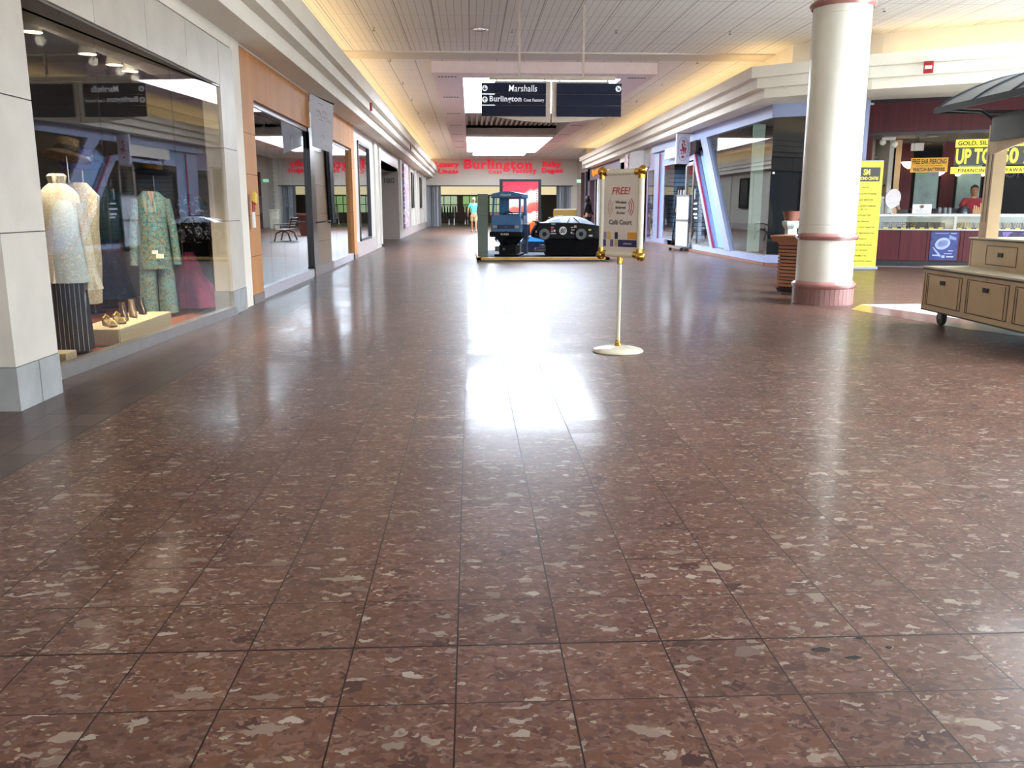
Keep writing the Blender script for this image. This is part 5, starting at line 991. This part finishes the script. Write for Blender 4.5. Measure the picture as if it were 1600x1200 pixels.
for k in range(7): x = .36 + .02 * k; m.box(x, x + .012, -.012, -.009, .6 - .004 * k, .68 - .008 * k)
for k in range(8): x = .05 + .02 * k; m.box(x, x + .03, -.012, -.009, .4 - .025 * k, .42 - .022 * k)
m.box(.06, .2, -.011, -.009, .235, .265).box(.24, .3, -.011, -.009, .2, .25).box(.33, .47, -.011, -.009, .21, .24).box(.36, .45, -.011, -.009, .34, .36).box(.08, .34, -.011, -.009, .715, .722).box(.38, .49, -.011, -.009, .71, .725).box(.28, .44, -.011, -.009, .28, .295)
obj('watch_picture', m, PW, t); obj('watch_dial', MB().lathe([(.001, 0), (.085, 0), (.085, .0015), (.001, .0015)], sy=.8, n=32, mat=T(.24, -.009, .5) @ RY(-25) @ RX(90)), PD, t)
tag(obj('watch_poster', MB().box(2.32, 3.3, -.008, -.0005, .16, .76, Q), blotch('purple_poster', ['1e1a38', '2a2550', '6c5a94', '201c40'], 6, .4)), 'dark violet poster on the counter front behind the cart', 'poster')
# things on the counter
t = thing('vanity_mirror', 'round tilting mirror on a stand at the left end of the jewellery counter', 'mirror', J(.3, .3, 1.13), JR); obj('rim', MB().lathe([(.145, -.01), (.165, -.01), (.165, .01), (.145, .01)], sy=1.25, n=36, mat=T(0, 0, .33) @ RZ(20) @ RX(100)), CHROME, t, True); obj('mirror_glass', MB().lathe([(.001, -.004), (.15, -.004), (.15, .004), (.001, .004)], sy=1.25, n=36, mat=T(0, 0, .33) @ RZ(20) @ RX(100)), M('silver_mirror', '8f9298', .03, metal=1), t); obj('stand', MB().tube([(0, .03, 0), (0, .03, .2)], .01).lathe([(.08, 0), (.08, .01), (.02, .02)]), CHROME, t, True)
t = thing('counter_card', 'white card with a brown seal standing on the counter', 'card', J(.9, .3, 1.131), JR); obj('card', MB().box(-.19, .19, -.005, .005, 0, .2, RX(-8)), M('card_white', 'd6d6d8', .5), t); obj('seal', MB().lathe([(.001, 0), (.035, 0), (.035, .004), (.001, .004)], mat=T(0, -.012, .15) @ RX(90)), M('seal_brown', '6a3c2c', .5), t); obj('printed_swirl', MB().tube([(-.12 + .24 * k / 20, -.007, .06 + .03 * math.sin(k)) for k in range(21)], .004, 6), M('swirl_grey', '9a9ca8', .5), t)
t = thing('jewellery_box', 'black box beside the round mirror on the counter', 'box', J(.52, .34, 1.131), JR); obj('box', MB().box(-.1, .1, -.08, .08, 0, .09, bev=.006), M('box_black', '1c1b1d', .5), t)
t = thing('tissue_box', 'tan cardboard box on the counter in front of the seated jeweller', 'box', J(2.05, .4, 1.131), JR); obj('box', MB().box(-.16, .16, -.1, .1, 0, .09, bev=.004), M('box_tan', 'a07a52', .7), t); m = MB(); random.seed(9)
for k in range(7): m.box(-.14 + k * .04, -.115 + k * .04, -.02, .0, .09, .12 + random.random() * .12)
obj('papers', m, M('papers_tan', 'b5946c', .7), t)
for k, x in enumerate((1.25, 1.36, 1.45)): tag(obj('glass_jar', MB().lathe([(.035, 0), (.04, .1), (.03, .13), (.001, .13)], J(x, .35, 1.131)), M('jar_grey', '6d7074', .2)), 'small grey jar on the counter right of the white card, %s of three' % ('left', 'middle', 'right')[k], 'jar', 'jars on the counter')
t = thing('desk_sign', 'dark machine with a bracelet stand on the counter before the jeweller', 'machine', J(1.72, .4, 1.131), JR); obj('body', MB().loft([(0, .14, .1, 0, 0, 0), (.1, .12, .08, 0, 0, 0), (.17, .05, .04, 0, 0, 0)], 16), M('machine_dark', '26282c', .3), t, True)
t = thing('laptop_shelf', 'dark angled shelf with papers deeper in the jewellery shop', 'shelf', J(1.2, 1.6, 1.2), JR); obj('top', MB().box(-.5, .5, -.2, .3, 0, .04), M('shelf_dark', '1c1c20', .25), t); obj('cabinet', MB().box(-.48, .48, -.15, .28, -1.18, 0), M('shelf_dark2', '241a1c', .5), t)
for k, (x, y, z) in enumerate(((.58, 1.12, 2.22), (1.05, 2.3, 2.16), (1.3, 2.45, 2.1), (1.72, 2.9, 2.1), (2.3, 3.2, 2.1))):
    t = thing('wall_sconce', 'glowing half shell wall lamp in the jewellery shop, %s from the left' % ordn[k], 'lamp', J(x, y, z), JR, 'half shell wall lamps'); obj('shade', MB().loft([(-.1, .02, .02, 0, 0, 0), (-.05, .1, .08, 0, 0, 0), (.05, .17, .12, 0, 0, 0)], 20), emis('sconce_glow', 'ffe9c8', .9), t, True); obj('bracket', MB().tube([(0, 0, -.1), (-.08, .1, -.13), (-.05, .33, -.1)], .015, 8), GOLD, t)
k = 0
for y in (.9, 2.1, 3.3):
    for x in (1.0, 2.4, 3.8):
        t = thing('shop_downlight', 'round downlight in the jewellery shop ceiling, row %s from the front, %s across' % (('nearest', 'second', 'deepest')[int(y / 1.1)], ('left', 'middle', 'right')[int(x / 1.3)]), 'ceiling light', J(x, y, 2.8), 0, 'jewellery shop downlights'); obj('lens', MB().lathe([(.001, -.012), (.1, -.012), (.1, -.002), (.001, -.002)]), emis('downlight_lens', 'fff4e6', 1.2), t); obj('rim', MB().lathe([(.1, 0), (.12, -.004), (.12, -.014), (.1, -.014)]), M('rim_white', 'cfcac4', .4), t)
l = bpy.data.lights.new('shop_downlight_pool', 'AREA'); l.energy = 6; l.size = 3; l.color = (1, .93, .84); lo = bpy.data.objects.new('shop_downlight_pool', l); COL.objects.link(lo); lo.location = J(2, 2, 2.76)
t = thing('spot_lamp', 'white twin head emergency lamp high at the left of the jewellery shop opening', 'lamp', J(.12, .6, 2.68), JR); obj('head', MB().ball((-.12, 0, 0), .07, .07, .07).ball((.12, 0, -.05), .07, .07, .08), M('white_enamel', 'd8d4cc', .4), t, True); obj('bar', MB().box(-.14, .14, -.03, .03, .04, .1), M('white_enamel', 'd8d4cc', .4), t)
t = thing('hanging_box', 'small white box under the jewellery shop ceiling above the orange sign', 'box', J(.72, .9, 2.5), JR); obj('box', MB().box(-.13, .13, -.05, .05, 0, .16), M('box_white', 'c9c4bc', .5), t); obj('cable', MB().tube([(0, 0, .16), (0, 0, .3)], .01), BLACK, t)
t = thing('ear_piercing_sign', 'orange yellow hanging sign for ear piercing and watch batteries', 'sign', J(.95, .12, 2.0), JR); obj('board', MB().box(-.36, .36, -.008, .008, .0, .3), M('sign_amber', 'd19a1f', .5), t); SB = M('sign_black', '24201a', .6)
text('lettering', 'FREE EAR PIERCING', SB, t, (0, -.011, .225), .66, .105, off=.02); text('lettering', 'WITH PURCHASE OF STUD EARRINGS', SB, t, (0, -.011, .135), .52, .02, off=.01); text('lettering', 'WATCH BATTERIES', SB, t, (0, -.011, .06), .62, .075, off=.025); obj('cord', MB().tube([(-.34, 0, .3), (-.3, 0, .8)], .003, 6).tube([(.34, 0, .3), (.3, 0, .8)], .003, 6), BLACK, t)
t = thing('sale_banner', 'wide black and yellow sale banner across the jewellery shop opening', 'banner', J(0, .1, 0), JR); SY = M('sale_yellow', 'e8d93c', .5, emit=.08)
obj('cloth', MB().box(1.42, 4.6, -.005, .005, 2.13, 2.5), M('sale_black', '3a3936', .5), t); obj('yellow_band', MB().box(1.42, 4.6, -.006, .006, 2.5, 2.66).box(1.37, 4.6, -.006, .006, 1.96, 2.1), SY, t); text('lettering', 'GOLD, SILVER & DIAMONDS', SB, t, (2.22 + .02, -.01, 2.575), 1.55, .1, off=.02, align='LEFT')
text('lettering', 'UP TO', SY, t, (1.785, -.01, 2.315), .68, .32, off=.035); text('lettering', '50 %', SY, t, (2.6, -.01, 2.315), .64, .32, off=.035); text('lettering', 'FINANCING  & LAYAWAY', SB, t, (2.14, -.01, 2.025), 1.26, .07, off=.02, space=1.15)
obj('cord', MB().tube([(1.43, 0, 2.66), (1.43, 0, 2.79)], .003, 6).tube([(3.0, 0, 2.66), (3.0, 0, 2.79)], .003, 6), BLACK, t)
tag(text('back_wall_lettering', 'AUCTION', M('back_wall_grey', '6a6c74', .6), None, J(1.62 + 1.1, 4.95, 2.15), 1.5, .3, rot=(R(90), 0, JR), off=.03), 'grey lettering on the dark back wall of the jewellery shop', 'lettering')
for k, (z0, z1, cols) in enumerate(((1.9, 2.4, ['3a3d40', '6c6f72', '4c4c50']), (1.1, 1.72, ['2c5a80', '3a7aa8', '1c2a3c']))):
    t = thing('wall_cabinet', '%s glazed cabinet on the cream wall behind the yellow banner' % ('upper grey', 'lower blue lit')[k], 'cabinet', J(.0, 1.42, 0), JR); obj('cabinet', MB().box(-.12, .25, 0, .08, z0, z1), blotch('cabinet_view%d' % k, cols, 5, .4), t); obj('glazing_bar', MB().box(.05, .075, -.02, 0, z0, z1).box(-.13, .26, -.02, 0, z1 - .02, z1 + .02).box(-.13, .26, -.02, 0, z0 - .02, z0 + .02), M('bar_beige', 'b0a48c', .5), t)
person('person in red shirt bending over work behind the jewellery counter', J(2.0, 1.55, -.02), JR, M('red_shirt', '7c1826', .8), M('dark_trousers', '14151a', .8), BLACK, hair=M('black_hair', '0f0c0b', .7), long_trousers=True, stride=.02, arms={1: [(.27, -.1, 1.2), (.1, -.34, 1.22)], -1: [(-.27, -.1, 1.2), (-.1, -.34, 1.2)]})
person('person in white shirt mostly hidden behind the yellow banner', J(.16, .98, .02), JR, M('white_shirt', 'd6dce0', .8), M('grey_trousers', '9c9a98', .8), BLACK, hair=M('black_hair', '0f0c0b', .7), long_trousers=True, stride=.02)
# bulkhead fittings on the right
alarm('red fire alarm strobe on the cream bulkhead above the jewellery shop', (8.1, 15.68, 3.68), R(-34), 1.15)
t = thing('ceiling_speaker', 'round beige speaker in the cove behind the right bulkhead', 'speaker', (8.3, 17.0, 4.2), R(-38)); obj('dome', MB().lathe([(.001, 0.08), (.09, .06), (.14, 0), (.001, 0)], mat=RX(90)), M('speaker_beige', 'a3987e', .5), t, True); obj('ring', MB().lathe([(.14, 0), (.2, 0), (.2, -.01), (.14, -.01)], mat=RX(90)), M('ring_cream', 'c9bd9c', .5), t)

# ------------------------------------------------------------------ RIGHT: vendor cart
TAN = M('cart_tan_laminate', 'bba17b', .45, var=.06, scale=4); TOPC = M('cart_cream_top', 'b9ae94', .4); EDG = M('cart_black_edge', '1d1a17', .4)
t = thing('vendor_cart', 'tan two tier vendor cart on castors with a black arched canopy', 'cart', (4.96, 9.3, 0), R(-92)); CL, CW_ = 2.7, 2.0
obj('lower_tier', MB().box(0, CL, 0, CW_, .17, .6), TAN, t); obj('lower_top', MB().box(-.01, CL + .01, -.01, CW_ + .01, .612, .63), TOPC, t); obj('lower_edge', MB().box(-.012, CL + .012, -.012, CW_ + .012, .596, .612).box(-.0, CL, 0.0, CW_, .155, .17), EDG, t)
obj('upper_tier', MB().box(.02, CL - .02, .47, 1.53, .63, .915), TAN, t); obj('upper_top', MB().box(.0, CL, .455, 1.545, .926, .94), TOPC, t); obj('upper_edge', MB().box(-.002, CL + .002, .453, 1.547, .912, .926), EDG, t)
def outline(m, x0, x1, z0, z1, y, s=.004):
    m.box(x0, x1, y - .003, y, z0 - s, z0 + s).box(x0, x1, y - .003, y, z1 - s, z1 + s).box(x0 - s, x0 + s, y - .003, y, z0, z1).box(x1 - s, x1 + s, y - .003, y, z0, z1)
for k in range(3):
    x = .09 + k * .82; d = obj('door', MB().box(x + .045, x + .675, -.006, 0, .235, .54), TAN, t); m = MB(); outline(m, x, x + .72, .225, .555, -.0005); m.box(x + .04, x + .048, -.009, -.006, .235, .54).box(x + .67, x + .678, -.009, -.006, .235, .54); obj('groove', m, EDG, d)
    obj('handle', MB().box(x + .3, x + .4, -.014, -.004, .455, .5, bev=.003), BLACK, d); obj('lock', MB().lathe([(.001, 0), (.009, 0), (.009, .006), (.001, .006)], mat=T(x + .34, -.004, .575) @ RX(90)), CHROME, d)
for k in range(3):
    x = .35 + k * .85; d = obj('drawer', MB().box(x + .03, x + .52, .465, .47, .69, .85), TAN, t); m = MB(); outline(m, x, x + .55, .67, .865, .4695); m.box(x + .7, x + .707, .467, .47, .63, .91); obj('groove', m, EDG, d); obj('handle', MB().box(x + .23, x + .32, .455, .466, .755, .8, bev=.003), BLACK, d)
obj('groove', MB().box(.05, .056, .467, .47, .63, .91).box(.035, .041, -.003, 0, .2, .57), EDG, t)
pw = MB()
for i, x in enumerate((.1, CL - .22)):
    for j_, y in enumerate((.5, 1.37)):
        p_ = obj('post', MB().box(x, x + .15, y, y + .13, .94, 2.1), TAN, t); obj('groove', MB().box(x + .04, x + .046, y - .003, y, 1.1, 1.95).box(x + .11, x + .116, y - .003, y, 1.1, 1.95).box(x - .003, x, y + .06, y + .066, 1.1, 1.95), EDG, p_)
arch = [(.12, 2.02), (.12, 1.8), (.25, 1.8)] + [(.25 + (CL - .5) * k / 14, 1.8 + .13 * math.sin(math.pi * k / 14)) for k in range(1, 14)] + [(CL - .25, 1.8), (CL - .12, 1.8), (CL - .12, 2.02)]
obj('arched_board', MB().prism(arch, .49, .52, 'y').prism(arch, 1.48, 1.51, 'y'), TAN, t)
obj('sign_board', MB().box(.2, CL - .1, .46, .49, 1.93, 2.19).box(.2, CL - .1, 1.51, 1.54, 1.93, 2.19).box(.12, .15, .6, 1.4, 1.93, 2.19), M('sign_board_black', '1d2024', .35), t)
cn = [(-.06 + 2.12 * k / 16, 2.27 + .36 * math.sin(math.pi * k / 16) ** .85) for k in range(17)]
obj('canopy', MB().prism(cn + [(y, z - .02) for y, z in cn[::-1]], .05, CL + .1, 'x'), M('canopy_dark_vinyl', '3a4148', .3, var=.1), t, True)
m = MB()
for x in (.06, .75, 1.4, 2.05, CL + .05): m.tube([(x, y, z + .004) for y, z in cn], .012, 8)
m.box(.04, CL + .1, -.08, -.05, 2.22, 2.28).box(.04, CL + .1, 2.05, 2.08, 2.22, 2.28).box(.04, .07, -.05, 2.06, 2.22, 2.26)
obj('canopy_frame', m, BLACK, t, True)
m = MB()
for x in (.17, CL - .15):
    for y0_, s in ((.55, -1), (1.45, 1)): m.tube([(x, y0_, 2.05), (x, y0_ + s * .06, 2.16), (x, y0_ + s * .2, 2.235), (x, y0_ + s * .55, 2.25)], .018, 8)
obj('canopy_brace', m, BLACK, t, True)
for x in (.2, CL - .2):
    for y in (.14, CW_ - .14):
        c = obj('castor', MB().lathe([(.001, -.022), (.07, -.022), (.078, -.012), (.078, .012), (.07, .022), (.001, .022)], n=28, mat=T(x, y, .078) @ RX(90)), M('castor_rubber', '1c1d1f', .5), t, True); obj('fork', MB().box(x - .02, x + .05, y - .035, y - .028, .07, .16).box(x - .02, x + .05, y + .028, y + .035, .07, .16).box(x - .04, x + .06, y - .05, y + .05, .145, .16), M('fork_steel', '6c6e70', .3, metal=.8), c)
